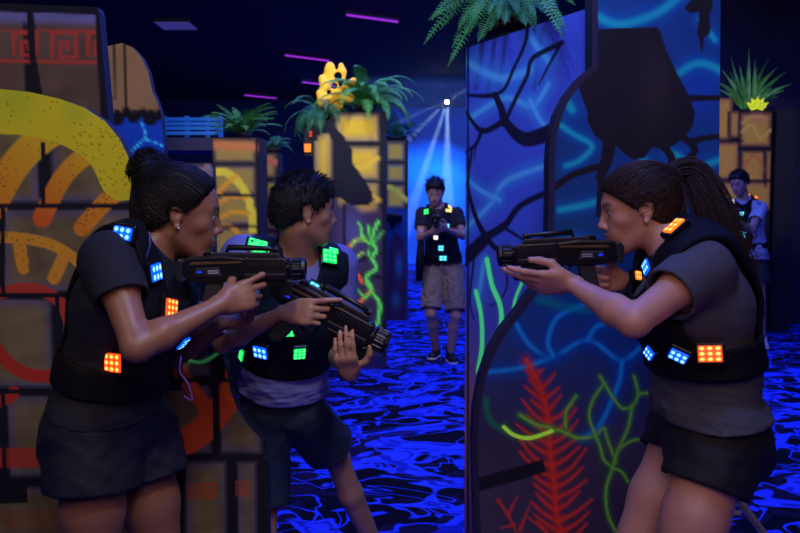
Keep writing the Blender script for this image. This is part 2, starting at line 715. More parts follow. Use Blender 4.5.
ceiling_tube((344, 14.5), (399, 22), 'longest purple tube light, nearest one, at the top right of the row')
ceiling_tube((283, 55), (330, 61), 'purple tube light in the middle of the dark ceiling')
ceiling_tube((301, 82), (335, 86), 'purple tube light partly hidden behind the yellow coral')
ceiling_tube((243, 95), (277, 98.5), 'pinkish purple tube light, lowest, above the left fern box')


def on_plane_z(px, py, z):
    d = P(px, py, 1.0) - V(0, 0, CAMZ)
    return V(0, 0, CAMZ) + d * (z - CAMZ) / d[2]


# switched-off ceiling panel; its dull blue is put in as a faint glow
a, b = on_plane_z(163, 28, CEIL - 0.03), on_plane_z(190, 20, CEIL - 0.03)
o = empty('ceiling_panel_light', ((a[0] + b[0]) / 2, (a[1] + b[1]) / 2, CEIL))
cat(o, 'dull bluish rectangular panel light on the ceiling above the rounded brown board', 'panel light')
MB().box((min(a[0], b[0]), min(a[1], b[1]), CEIL - 0.05), (max(a[0], b[0]), max(a[1], b[1]), CEIL - 0.0)).build(
    'frame', M['fixture'], o, world_coords=True)
MB().box((min(a[0], b[0]) + .02, min(a[1], b[1]) + .02, CEIL - 0.06), (max(a[0], b[0]) - .02, max(a[1], b[1]) - .02, CEIL - 0.045)).build(
    'diffuser', mat('dull_diffuser', (0.25, 0.22, 0.45), 0.6, emit=(0.05, 0.04, 0.16), estr=0.6), o, world_coords=True)


# ================================================================ PAINTED BOARDS
class Board:
    def __init__(self, pa, Ya, pb, Yb):
        """vertical plane through the floor points below pixel column pa at depth Ya and pb at depth Yb"""
        A = P(pa, 266, Ya)
        B = P(pb, 266, Yb)
        self.O = V(A[0], A[1], 0)
        self.U = unit(V(B[0] - A[0], B[1] - A[1], 0))
        self.N = V(self.U[1], -self.U[0], 0)   # towards the camera side

    def uv(self, px, py):
        d = P(px, py, 1.0) - V(0, 0, CAMZ)
        c = V(0, 0, CAMZ)
        t = np.dot(self.O - c, self.N) / np.dot(d, self.N)
        w = c + d * t
        return V(np.dot(w - self.O, self.U), w[2])

    def scale(self, px, py):
        a, b = self.uv(px, py), self.uv(px + 1, py)
        return abs(b[0] - a[0])

    def world(self, u, v, back=0.0):
        return self.O + self.U * u + V(0, 0, v) - self.N * back


def smooth_path(pts, n=8):
    pts = [np.asarray(p, float) for p in pts]
    if len(pts) < 3:
        return np.array(pts)
    out = []
    for i in range(len(pts) - 1):
        p0 = pts[max(i - 1, 0)]
        p1, p2 = pts[i], pts[i + 1]
        p3 = pts[min(i + 2, len(pts) - 1)]
        for k in range(n):
            t = k / n
            out.append(0.5 * ((2 * p1) + (-p0 + p2) * t + (2 * p0 - 5 * p1 + 4 * p2 - p3) * t * t + (-p0 + 3 * p1 - 3 * p2 + p3) * t ** 3))
    out.append(pts[-1])
    return np.array(out)


def inside_poly(pt, poly):
    x, y = pt[:, 0], pt[:, 1]
    c = np.zeros(len(pt), bool)
    n = len(poly)
    for i in range(n):
        x1, y1 = poly[i]
        x2, y2 = poly[(i + 1) % n]
        m = ((y1 > y) != (y2 > y)) & (x < (x2 - x1) * (y - y1) / (y2 - y1 + 1e-12) + x1)
        c ^= m
    return c


def seg_dist(pt, path):
    best = np.full(len(pt), 9.0)
    tt = np.zeros(len(pt))
    n = len(path) - 1
    for i in range(n):
        a, b = path[i], path[i + 1]
        ab = b - a
        L = ab @ ab + 1e-12
        t = np.clip(((pt - a) @ ab) / L, 0, 1)
        d = np.linalg.norm(pt - a - t[:, None] * ab, axis=1)
        m = d < best
        best = np.where(m, d, best)
        tt = np.where(m, (i + t) / n, tt)
    return best, tt


class Painter:
    """Sprays strokes (given as photo pixels, turned into metres on the board) on to the board's vertices."""

    def __init__(self, board, uv, base):
        self.b, self.uv = board, uv
        self.rgb = np.tile(np.array(base, float), (len(uv), 1))
        self.glow = np.zeros((len(uv), 3))
        self.p3 = np.concatenate([uv, np.zeros((len(uv), 1))], 1)

    def mix(self, w, color, glow=0.0):
        w = np.clip(w, 0, 1)[:, None]
        color = np.array(color, float)
        self.rgb = self.rgb * (1 - w) + color * w
        self.glow = self.glow * (1 - w) + color * glow * w

    def stroke(self, pts, width, color, soft=0.15, alpha=1.0, glow=0.0, smooth=True, wend=None, color2=None):
        """width in photo pixels; soft = share of the half-width that fades"""
        path = [self.b.uv(*p) for p in pts]
        s = self.b.scale(*pts[len(pts) // 2])
        path = smooth_path(path) if smooth else np.array(path)
        hw = width * s / 2
        big = max(width, wend or 0) * s * 1.6
        lo, hi = path.min(0) - big, path.max(0) + big
        idx = np.where(np.all((self.uv > lo) & (self.uv < hi), axis=1))[0]
        if len(idx) == 0:
            return
        d, t = seg_dist(self.uv[idx], path)
        h = hw if wend is None else hw + (wend * s / 2 - hw) * t
        w = np.clip((h - d) / (np.maximum(h * soft, s * 1.3)) + (0.5 if soft < 0.5 else 0), 0, 1)
        w = w * w * (3 - 2 * w) * alpha
        c = np.array(color, float)[None] * np.ones((len(idx), 1))
        if color2 is not None:
            c = c * (1 - t[:, None]) + np.array(color2, float) * t[:, None]
        self.rgb[idx] = self.rgb[idx] * (1 - w[:, None]) + c * w[:, None]
        self.glow[idx] = self.glow[idx] * (1 - w[:, None]) + c * glow * w[:, None]

    def poly(self, pts, color, smooth=False, soft=1.0, alpha=1.0, glow=0.0):
        path = np.array([self.b.uv(*p) for p in pts])
        if smooth:
            path = smooth_path(list(path) + [path[0]])[:-1]
        s = self.b.scale(*pts[0])
        lo, hi = path.min(0) - 0.05, path.max(0) + 0.05
        idx = np.where(np.all((self.uv > lo) & (self.uv < hi), axis=1))[0]
        if len(idx) == 0:
            return
        ins = inside_poly(self.uv[idx], path)
        d, _ = seg_dist(self.uv[idx], np.vstack([path, path[:1]]))
        sd = np.where(ins, d, -d)
        w = np.clip(sd / (s * soft) + 0.5, 0, 1) * alpha
        c = np.array(color, float)
        self.rgb[idx] = self.rgb[idx] * (1 - w[:, None]) + c * w[:, None]
        self.glow[idx] = self.glow[idx] * (1 - w[:, None]) + c * glow * w[:, None]

    def blob(self, px, py, r, color, alpha=0.6, glow=0.0, ry=None):
        c = self.b.uv(px, py)
        s = self.b.scale(px, py)
        d2 = ((self.uv[:, 0] - c[0]) / (r * s)) ** 2 + ((self.uv[:, 1] - c[1]) / ((ry or r) * s)) ** 2
        self.mix(np.exp(-d2 * 1.5) * alpha, color, glow)

    def speckle(self, amount, scale, seed=0):
        n = wav(self.p3, scale, seed)
        self.rgb *= (1 + amount * n)[:, None]

    def key(self, px, py, w, n, color, lw=2.2, alpha=0.8, step=None):
        """greek-key squares, n of them, w pixels wide"""
        step = step or w * 1.25
        for i in range(n):
            x = px + i * step
            pts = [(x, py + w), (x, py), (x + w, py), (x + w, py + w), (x + w * 0.35, py + w), (x + w * 0.35, py + w * 0.4),
                   (x + w * 0.65, py + w * 0.4), (x + w * 0.65, py + w * 0.7)]
            self.stroke(pts, lw, color, alpha=alpha, smooth=False)


def make_board(name, board, outline, paint_fn, step, thick=0.05, label='', category='painted board', group=None,
               base=(0.1, 0.1, 0.1), smooth_idx=None, glow=0.0):
    """outline: list of ('p', px, py) pixel points or ('m', u, v) metres, walked round the board"""
    poly = []
    for q in outline:
        poly.append(board.uv(q[1], q[2]) if q[0] == 'p' else V(q[1], q[2]))
    poly = np.array(poly)
    # densify
    dense = []
    for i in range(len(poly)):
        a, b = poly[i], poly[(i + 1) % len(poly)]
        k = max(1, int(np.linalg.norm(b - a) / step))
        for j in range(k):
            dense.append(a + (b - a) * j / k)
    dense = np.array(dense)
    lo, hi = dense.min(0), dense.max(0)
    gx, gy = np.meshgrid(np.arange(lo[0], hi[0], step), np.arange(lo[1], hi[1], step))
    gp = np.stack([gx.ravel(), gy.ravel()], 1)
    gp = gp[inside_poly(gp, dense)]
    d, _ = seg_dist(gp, np.vstack([poly, poly[:1]]))
    gp = gp[d > step * 0.55]
    allp = np.vstack([dense, gp])
    n = len(dense)
    edges = [(i, (i + 1) % n) for i in range(n)]
    r = delaunay_2d_cdt([Vector(p) for p in allp], edges, [], 1, 1e-6)
    uv = np.array([(v[0], v[1]) for v in r[0]])
    tris = np.array([f for f in r[2] if len(f) == 3])
    # front faces look along -y in the board's own frame
    a, b, c = uv[tris[:, 0]], uv[tris[:, 1]], uv[tris[:, 2]]
    cr = (b[:, 0] - a[:, 0]) * (c[:, 1] - a[:, 1]) - (b[:, 1] - a[:, 1]) * (c[:, 0] - a[:, 0])
    tris[cr < 0] = tris[cr < 0][:, ::-1]
    front = np.stack([uv[:, 0], np.zeros(len(uv)), uv[:, 1]], 1)
    p = Painter(board, uv, base)
    paint_fn(p)
    nv = len(uv)
    # rim and back
    area2 = np.sum(dense[:, 0] * np.roll(dense[:, 1], -1) - np.roll(dense[:, 0], -1) * dense[:, 1])
    if area2 < 0:
        dense = dense[::-1]
    rim_f = np.stack([dense[:, 0], np.zeros(n), dense[:, 1]], 1)
    rim_b = rim_f + V(0, thick, 0)
    verts = np.vstack([front, rim_f, rim_b])
    me = bpy.data.meshes.new(name)
    faces = [tuple(t) for t in tris.tolist()]
    nf = len(faces)
    for i in range(n):
        j = (i + 1) % n
        faces.append((nv + i, nv + n + i, nv + n + j, nv + j))
    faces.append(tuple(nv + n + i for i in range(n - 1, -1, -1)))
    me.from_pydata([tuple(v) for v in verts], [], faces)
    me.materials.append(M['paint'])
    me.materials.append(M['edge'])
    mi = np.zeros(len(faces), np.int32)
    mi[nf:] = 1
    me.polygons.foreach_set('material_index', mi)
    rgb = np.vstack([np.clip(p.rgb, 0, 1), np.zeros((2 * n, 3))])
    set_color(me, rgb)
    set_color(me, np.vstack([p.glow, np.zeros((2 * n, 3))]), 'Glow')
    o = bpy.data.objects.new(name, me)
    COL.objects.link(o)
    o.matrix_world = Matrix(((board.U[0], -board.N[0], 0, board.O[0]), (board.U[1], -board.N[1], 0, board.O[1]),
                             (0, 0, 1, 0), (0, 0, 0, 1)))
    if label:
        cat(o, label, category, group)
    return o


BLK = (0.010, 0.010, 0.016)
YEL = (0.90, 0.80, 0.02)
ORG = (0.90, 0.28, 0.02)
RED = (0.60, 0.045, 0.02)
GRN = (0.15, 0.95, 0.10)
LIM = (0.55, 0.90, 0.05)
CYA = (0.02, 0.45, 0.75)


def brick_shade(p, rects, brown=(0.20, 0.155, 0.07), rim=(0.12, 0.11, 0.18), rw=12):
    """each stone block: warm middle, cool sprayed rim"""
    for x0, y0, x1, y1 in rects:
        a, b = p.b.uv(x0, y0), p.b.uv(x1, y1)
        lo, hi = np.minimum(a, b), np.maximum(a, b)
        s = p.b.scale((x0 + x1) / 2, (y0 + y1) / 2)
        d = np.minimum(np.minimum(p.uv[:, 0] - lo[0], hi[0] - p.uv[:, 0]), np.minimum(p.uv[:, 1] - lo[1], hi[1] - p.uv[:, 1]))
        w = np.clip(d / (s * rw), 0, 1)
        m = d > 0
        c = np.array(rim)[None] * (1 - w[:, None]) + np.array(brown)[None] * w[:, None]
        p.rgb[m] = c[m]
        e = (d > -s * 0.0) & (d < s * 2.2)
        p.rgb[e] = p.rgb[e] * 0.45


# ---- the big sun board in front on the left
sunb = Board(0, 2.22, 265, 2.20)


def paint_sun(p):
    brick_shade(p, [(-160, 60, 40, 203), (47, 60, 180, 203), (-160, 209, 0, 292), (-160, 298, 55, 388), (0, 209, 140, 292),
                    (62, 298, 212, 377), (-160, 395, 0, 478), (6, 395, 110, 478), (114, 384, 212, 454), (219, 384, 262, 454),
                    (-160, 484, 70, 560), (75, 484, 180, 560), (184, 461, 228, 560), (236, 461, 258, 560)])
    p.speckle(0.35, 60, 3)
    p.speckle(0.2, 9, 4)
    # sun
    p.stroke([(-20, 110), (20, 112), (55, 118), (88, 133), (110, 153), (122, 178)], 45, YEL, soft=0.05)
    for x, y, r_ in ((10, 100, 26), (70, 112, 18), (118, 158, 14)):
        p.blob(x, y, r_, (0.45, 0.62, 0.03), 0.5)
    p.stroke([(-20, 104), (20, 103)], 20, (0.45, 0.65, 0.03), soft=0.9, alpha=0.5)
    p.stroke([(78, 122), (48, 134), (16, 164), (-8, 206)], 29, YEL, soft=0.08, color2=ORG)
    p.stroke([(122, 144), (92, 152), (64, 176), (42, 218)], 19, YEL, soft=0.08, color2=(0.85, 0.16, 0.02))
    p.stroke([(138, 186), (112, 196), (82, 228)], 17, (0.95, 0.5, 0.03), soft=0.08, color2=ORG)
    p.stroke([(-10, 238), (20, 238), (52, 245), (75, 259), (90, 278)], 11, (0.90, 0.42, 0.03), soft=0.08)
    p.stroke([(19, 242), (23, 268)], 13, (0.90, 0.40, 0.03), soft=0.08)
    p.stroke([(64, 256), (54, 278)], 13, (0.90, 0.40, 0.03), soft=0.08)
    p.stroke([(-10, 296), (20, 289), (45, 292), (64, 308), (74, 340)], 12, (0.62, 0.06, 0.03), soft=0.1)
    p.stroke([(74, 292), (90, 305)], 9, (0.62, 0.08, 0.03), soft=0.1)
    p.stroke([(-10, 340), (12, 366), (38, 376), (75, 374)], 13, RED, soft=0.1)
    p.stroke([(-10, 404), (8, 398), (14, 392)], 12, RED, soft=0.1)
    p.stroke([(-10, 458), (20, 458), (46, 456), (60, 448)], 20, RED, soft=0.1, alpha=0.8)
    # red-orange bars on the right
    p.stroke([(178, 446), (205, 428), (232, 392)], 27, (0.70, 0.09, 0.02), soft=0.08)
    p.stroke([(176, 366), (198, 396), (206, 410)], 15, (0.70, 0.09, 0.02), soft=0.08)
    p.stroke([(232, 392), (240, 350)], 20, (0.78, 0.14, 0.02), soft=0.08)
    p.stroke([(176, 355), (202, 362), (228, 345)], 5, (0.1, 0.8, 0.2), soft=0.9, alpha=0.7, glow=0.15)
    p.key(185, 485, 13, 2, (0.55, 0.07, 0.02), 2.6, 0.75, step=17)
    p.key(236, 482, 13, 1, (0.55, 0.07, 0.02), 2.6, 0.75)
    p.key(4, 512, 15, 5, (0.40, 0.04, 0.02), 3, 0.5, step=19)
    # mortar
    for pts in ([(-160, 206), (150, 206)], [(43, 144), (43, 206)], [(-160, 295), (8, 295), (80, 295)], [(3, 209), (3, 292)], [(57, 296), (57, 392)],
                [(-160, 393), (60, 391), (180, 388)], [(3, 393), (5, 481)], [(112, 388), (112, 481)], [(-160, 481), (180, 481)],
                [(170, 380.5), (264, 380)], [(180, 300), (180, 388)]):
        p.stroke(pts, 4.5, BLK, soft=0.4, smooth=False)
    for pts in ([(180, 457.5), (264, 457.5)], [(215.5, 380), (217, 457)], [(232, 457), (232, 640)], [(182, 457), (181, 640)], [(72, 481), (72, 640)]):
        p.stroke(pts, 7, BLK, soft=0.35, smooth=False)
    p.poly([(-40, 480), (27, 478), (28, 503), (-40, 505)], BLK)
    # sun again over the mortar at the top
    p.stroke([(-20, 110), (20, 112), (55, 118), (88, 133), (110, 153), (122, 178)], 45, YEL, soft=0.05, alpha=0.92)
    p.blob(15, 98, 30, (0.42, 0.62, 0.03), 0.5)
    p.blob(75, 112, 18, (0.42, 0.62, 0.03), 0.4)
    yel = (p.rgb[:, 1] > .25) & (p.rgb[:, 2] < .08)
    dot = np.random.RandomState(5).rand(len(p.uv)) < .012 + .035 * (wav(p.p3, 14, 3) > .1)
    p.rgb[yel & dot] *= .35


sun_outline = [('p', -150, 86), ('p', 0, 89), ('p', 30, 92), ('p', 60, 99), ('p', 85, 108), ('p', 105, 121), ('p', 119, 138),
               ('p', 128, 156), ('p', 134, 180), ('p', 137, 205), ('p', 139, 232), ('p', 160, 262), ('p', 190, 300),
               ('p', 214, 335), ('p', 226, 366), ('p', 230, 390), ('p', 237, 408), ('p', 247, 424), ('p', 258, 436), ('p', 263, 442),
               ('p', 264, 458), ('p', 267, 463), ('p', 268, 533)]
uvr = sunb.uv(269, 533)
sun_outline += [('m', uvr[0] + 0.005, 0.0), ('m', sunb.uv(-150, 300)[0], 0.0)]
sun_board = make_board('painted_sun_board', sunb, sun_outline, paint_sun, 0.0042, 0.045,
                       'large stone-block board painted with a yellow and red sun behind the left woman', base=BLK)

# ---- tall board with the greek key, behind it
keyb = Board(0, 2.42, 105, 2.42)


def paint_key(p):
    brick_shade(p, [(-150, 10, 28, 150), (34, 14, 104, 140)], brown=(0.16, 0.10, 0.06), rim=(0.16, 0.10, 0.06))
    p.stroke([(-150, 12), (0, 15), (100, 17)], 24, (0.20, 0.20, 0.42), soft=0.9, alpha=0.9)
    p.speckle(0.3, 40, 5)
    for x in (-30, 12 - 2, 48):
        pass
    r = (0.62, 0.07, 0.04)
    p.stroke([(-150, 61), (0, 61), (96, 62)], 3.5, r, smooth=False)
    p.stroke([(-150, 29), (96, 31)], 2.5, r, smooth=False, alpha=0.7)
    p.key(14, 33, 22, 1, r, 4.5, 0.9)
    p.key(52, 33, 24, 1, r, 4.5, 0.9)
    p.key(88, 33, 22, 1, r, 4.5, 0.9)
    p.key(-28, 33, 22, 1, r, 4.5, 0.9)
    p.stroke([(29, 0), (33, 60), (40, 100)], 7, BLK, smooth=False)
    p.stroke([(-150, 6), (0, 7), (99, 10)], 9, BLK, smooth=False)
    p.stroke([(98, 8), (104, 120)], 7, BLK, smooth=False)


key_board = make_board('greek_key_board', keyb, [('p', -150, 2), ('p', 0, 3), ('p', 97, 7), ('p', 99, 12), ('p', 109, 126),
                                                ('p', 112, 200), ('m', keyb.uv(118, 300)[0], 0), ('m', keyb.uv(-150, 300)[0], 0)],
                       paint_key, 0.0055, 0.05, 'tall brown board with a red greek key band at the upper left corner', base=BLK)

# ---- rounded brown and blue board further back
rb = Board(100, 3.6, 165, 3.6)


def paint_round(p):
    p.stroke([(110, 50), (125, 80), (150, 110)], 90, (0.55, 0.32, 0.11), soft=0.5)
    p.speckle(0.25, 12, 2)
    p.poly([(90, 112), (165, 112), (175, 400), (90, 400)], (0.01, 0.09, 0.65), glow=.05)
    for pts in ([(105, 135), (120, 142), (132, 150), (145, 140), (165, 147)], [(140, 120), (146, 135), (142, 142)], [(120, 142), (118, 165)]):
        p.stroke(pts, 7, (0.0, 0.12, 0.6), soft=0.95, alpha=0.7, glow=0.1)
        p.stroke(pts, 2.4, (0.05, 0.5, 0.9), soft=0.6, glow=0.45)
    for x, y, r in ((117, 118, 8), (134, 117, 7), (151, 118, 8), (126, 112, 5), (160, 114, 6), (143, 113, 5)):
        p.poly([(x + r * math.cos(a), y + r * math.sin(a)) for a in np.linspace(0, 6.28, 12)[:-1]], BLK)
    p.stroke([(124, 40), (127, 114)], 2.2, BLK, smooth=False)
    p.stroke([(114, 44), (116, 96)], 1.4, BLK, smooth=False)
    p.stroke([(106, 97), (116, 97)], 1.4, BLK, smooth=False)
    p.stroke([(116, 88), (126, 88)], 1.2, BLK, smooth=False)


make_board('rounded_board', rb, [('p', 100, 50), ('p', 108, 46), ('p', 122, 43), ('p', 132, 47), ('p', 141, 57), ('p', 148, 71), ('p', 152, 90),
                                ('p', 158, 104), ('p', 161, 114), ('p', 164, 145), ('p', 166, 200), ('m', rb.uv(168, 300)[0], 0),
                                ('m', rb.uv(90, 300)[0], 0), ('p', 98, 120)], paint_round, 0.012, 0.05,
           'round-topped brown board with blue lightning below, behind the greek key board', base=(0.40, 0.24, 0.09))

# ---- the blue root board and the big teal board on the right
blueb = Board(466, 3.02, 598, 2.50)


def paint_blue(p):
    v = p.uv[:, 1]
    p.mix(np.clip((1.35 - v) / 0.5, 0, 1) * 0.6, (0.16, 0.12, 0.42))
    p.mix(np.clip((0.9 - v) / 0.4, 0, 1) * 0.9, (0.30, 0.12, 0.16))
    p.blob(468, 440, 14, (0.8, 0.3, 0.15), 0.8, ry=60)
    p.speckle(0.15, 8, 1)
    for x in (480, 492, 503, 538):
        p.stroke([(x + 4, 30), (x, 60), (x - 4, 88)], 7, (0.02, 0.02, 0.14), soft=0.8, alpha=0.55)
    for pts, w in (([(466, 228), (490, 205), (505, 182), (545, 166)], 6), ([(470, 118), (505, 98), (532, 106), (548, 85)], 7),
                   ([(530, 100), (540, 120), (550, 130)], 6), ([(466, 178), (480, 190), (500, 200)], 5), ([(484, 262), (478, 300)], 6),
                   ([(532, 40), (548, 60)], 8), ([(466, 62), (500, 78), (530, 70)], 9)):
        p.stroke(pts, w * 3.6, (0.05, 0.30, 0.95), soft=0.98, alpha=0.6, glow=0.05)
        p.stroke(pts, w * 1.1, (0.12, 0.52, 0.98), soft=0.98, alpha=0.6, glow=0.12)
    D = (0.012, 0.010, 0.05)
    for pts, w, we in (([(528, 8), (526, 40), (513, 70), (505, 88), (495, 95)], 3.5, 3), ([(495, 95), (501, 108), (504, 121)], 5, 8),
                       ([(503, 119), (516, 134), (530, 139), (560, 128)], 7, 13), ([(562, 43), (533, 58), (527, 76), (515, 100), (506, 120)], 4, 4),
                       ([(560, 45), (549, 65), (539, 84)], 3.5, 1.5), ([(495, 95), (482, 96), (468, 95)], 4, 2), ([(504, 121), (482, 131), (466, 112)], 5, 2.5),
                       ([(482, 130), (476, 144), (466, 152)], 4, 2), ([(476, 144), (474, 160)], 2, 1),
                       ([(486, 237), (505, 225), (520, 206), (548, 192)], 7, 4), ([(486, 238), (475, 215), (468, 185), (472, 150)], 5, 2),
                       ([(486, 238), (474, 250), (460, 262)], 9, 12), ([(488, 240), (498, 250), (520, 262)], 5, 3), ([(474, 258), (470, 300), (474, 320)], 2, 1),
                       ([(505, 262), (507, 285), (500, 300), (490, 306)], 2, 1), ([(500, 225), (540, 250)], 3, 2)):
        p.stroke(pts, w, D, soft=0.25, wend=we)
    for pts, w in (([(476, 292), (481, 315), (482, 345), (478, 372)], 4), ([(487, 260), (492, 285), (500, 305), (501, 325), (494, 345)], 4.5),
                   ([(524, 278), (515, 300), (512, 320)], 2.5), ([(530, 280), (532, 292)], 4)):
        p.stroke(pts, w * 2.6, (0.02, 0.45, 0.25), soft=0.95, alpha=0.5, glow=0.06)
        p.stroke(pts, w, (0.10, 0.95, 0.30), soft=0.4, glow=0.30)
    p.stroke([(468, 40), (468, 600)], 2, D, smooth=False)


ub = blueb.uv
hb = 2.1
blue_board = make_board('blue_root_board', blueb,
                        [('p', 466, 48), ('m', ub(598, 10)[0], blueb.uv(598, 5)[1]), ('m', ub(598, 10)[0], 0), ('m', ub(466, 300)[0], 0)],
                        paint_blue, 0.0046, 0.05, 'vivid blue board painted with dark branching roots, below the hanging fern',
                        base=(0.075, 0.12, 0.78))
BLUE_TOP_L = blueb.world(ub(466, 48)[0], ub(466, 48)[1])
BLUE_TOP_R = blueb.world(ub(598, 5)[0], ub(598, 5)[1])

tealb = Board(545, 2.42, 720, 2.42)


def paint_teal(p):
    v = p.uv[:, 1]
    p.mix(np.clip((1.15 - v) / 0.45, 0, 1) * 0.95, (0.085, 0.055, 0.085))
    p.speckle(0.25, 7, 11)
    p.speckle(0.12, 40, 12)
    p.blob(600, 100, 30, (0.02, 0.07, 0.5), 0.6)
    p.blob(700, 90, 30, (0.01, 0.08, 0.55), 0.6)
    p.blob(575, 230, 40, (0.01, 0.08, 0.16), 0.6)
    T = (0.01, 0.55, 0.55)
    for pts, w in (([(590, 12), (615, 24), (640, 20), (662, 10), (680, -5)], 9), ([(676, 75), (695, 64), (712, 66), (725, 74)], 8),
                   ([(556, 122), (575, 135), (592, 146), (580, 160), (566, 166)], 6), ([(560, 90), (572, 110)], 8),
                   ([(668, 152), (683, 160), (700, 185)], 8), ([(620, 178), (600, 200), (560, 210)], 7), ([(640, 155), (665, 175), (720, 160)], 7),
                   ([(545, 250), (575, 240), (610, 250)], 8), ([(700, 20), (715, 40)], 6)):
        p.stroke(pts, w * 4.0, (0.0, 0.14, 0.50), soft=0.98, alpha=0.65, glow=0.03)
        p.stroke(pts, w * 1.6, T, soft=0.98, alpha=0.6, glow=0.11)
    D = (0.014, 0.010, 0.016)
    p.poly([(594, 29), (625, 28), (657, 27), (661, 33), (666, 50), (678, 75), (690, 98), (695, 112), (693, 126), (686, 135), (676, 144),
            (666, 150), (652, 147), (645, 158), (633, 160), (622, 152), (617, 146), (606, 144), (595, 136), (587, 120), (588, 114), (583, 100),
            (578, 85), (588, 75), (594, 62)], D)
    p.blob(655, 85, 22, (0.045, 0.03, 0.03), 0.7, ry=45)
    for pts, w, we in (([(610, 140), (606, 162), (600, 178)], 14, 9), ([(602, 166), (575, 174), (556, 186), (543, 196)], 7, 7),
                       ([(690, 142), (706, 138), (725, 136)], 7, 5), ([(684, 138), (695, 150), (680, 165), (660, 175)], 7, 7),
                       ([(662, 145), (672, 160), (664, 180)], 8, 8), ([(692, 98), (725, 98)], 7, 5), ([(602, 175), (598, 215)], 8, 5)):
        p.stroke(pts, w, D, soft=0.25, wend=we)
    p.poly([(684, 8), (696, -6), (712, -6), (713, 5), (709, 16), (711, 26), (710, 34), (704, 38), (703, 50), (701, 53), (699, 38), (697, 34), (699, 12), (690, 13)], D)
    # lower part: blue lightning
    for pts, w in (([(514, 320), (530, 345), (553, 356), (588, 340), (620, 360), (640, 348)], 5), ([(486, 372), (520, 368), (553, 357)], 5),
                   ([(588, 340), (600, 325), (640, 322)], 5), ([(622, 362), (618, 385), (600, 425), (585, 437)], 5), ([(553, 356), (548, 340), (560, 315), (600, 300)], 5)):
        p.stroke(pts, w * 6, (0.0, 0.08, 0.40), soft=0.98, alpha=0.65, glow=0.03)
        p.stroke(pts, w * 1.7, (0.01, 0.28, 0.75), soft=0.98, alpha=0.8, glow=0.10)
    p.stroke([(540, 300), (590, 310), (640, 300)], 16, (0.0, 0.25, 0.25), soft=0.95, alpha=0.6, glow=0.04)
    # red feather shapes
    R = (0.85, 0.04, 0.015)
    spine = [(526, 360), (536, 378), (543, 395), (548, 420), (550, 450), (554, 480), (556, 510), (564, 545)]
    p.stroke(spine, 20, (0.55, 0.02, 0.02), soft=0.95, alpha=0.5, glow=0.04)
    p.stroke(spine, 7, R, soft=0.8, glow=0.10)
    rr = random.Random(4)
    for i in range(16):
        t = i / 15
        y = 374 + t * 165
        x = np.interp(y, [q[1] for q in spine], [q[0] for q in spine])
        for sgn in (-1, 1):
            L = (12 + 20 * min(1, t * 2.5)) * rr.uniform(0.6, 1.1)
            a = rr.uniform(0.45, 0.8)
            pts = [(x, y + 4), (x + sgn * L * 0.5, y - L * 0.12), (x + sgn * L, y - L * a)]
            p.stroke(pts, 16, (0.5, 0.02, 0.02), soft=0.98, alpha=0.45, glow=0.03, wend=6)
            p.stroke(pts, 9, R, soft=0.98, alpha=0.75, glow=0.08, wend=3)
    for pts in ([(498, 500), (508, 515), (520, 540)], [(508, 515), (518, 495)], [(514, 525), (500, 528)], [(520, 530), (530, 505)], [(545, 530), (525, 515)]):
        p.stroke(pts, 7, R, soft=0.95, alpha=0.7, glow=0.06, wend=2)
    p.poly([(478, 478), (543, 459), (546, 472), (478, 492)], D)
    p.stroke([(486, 400), (490, 420), (506, 432)], 10, (0.0, 0.3, 0.08), soft=0.95, alpha=0.6, glow=0.04)
    for pts, w in (([(504, 427), (514, 435), (530, 438), (552, 431), (562, 431), (578, 438), (596, 436)], 5),
                   ([(596, 436), (604, 428), (607, 438), (616, 462)], 4),
                   ([(604, 384), (594, 398), (589, 415), (594, 432), (600, 446), (604, 460), (614, 468)], 4),
                   ([(600, 376), (612, 396), (622, 408), (632, 406), (638, 394), (634, 376)], 4),
                   ([(632, 406), (628, 428), (618, 450), (612, 470), (606, 490), (608, 515), (618, 535)], 4),
                   ([(612, 468), (622, 472), (628, 482)], 3.5), ([(620, 448), (634, 440), (650, 440)], 3.5),
                   ([(566, 428), (566, 412), (576, 396)], 4), ([(638, 394), (655, 392)], 4), ([(520, 415), (535, 424), (552, 428)], 5)):
        p.stroke(pts, w * 3, (0.05, 0.30, 0.04), soft=0.95, alpha=0.55, glow=0.04)
        p.stroke(pts, w * 1.0, (0.25, 0.60, 0.04), soft=0.8, alpha=0.85, glow=0.06)
    p.stroke([(504, 427), (514, 435), (530, 438), (552, 431)], 5, (0.5, 0.95, 0.05), soft=0.5, glow=0.25)
    # dark edge band that follows the curved side
    p.stroke([(q[1], q[2]) for q in teal_curve], 12, (0.03, 0.022, 0.06), soft=0.2, smooth=False)


teal_curve = [('p', 592, -40), ('p', 592, 30), ('p', 592, 66), ('p', 578, 78), ('p', 566, 94), ('p', 557, 112), ('p', 551, 134), ('p', 549, 160), ('p', 549, 200),
              ('p', 548, 240), ('p', 544, 266), ('p', 534, 288), ('p', 518, 310), ('p', 502, 330), ('p', 489, 352), ('p', 480, 378),
              ('p', 474, 410), ('p', 472, 440), ('p', 473, 480), ('p', 475, 533)]
tv = tealb.uv
teal_outline = list(teal_curve) + [('m', tv(478, 560)[0], 0), ('m', tv(718, 560)[0], 0), ('p', 719, 190), ('p', 721, -40)]
teal_board = make_board('teal_pot_board', tealb, teal_outline, paint_teal, 0.0042, 0.09,
                        'tall curved board with a dark pot shape above red and green sprayed plants', base=(0.010, 0.07, 0.27))

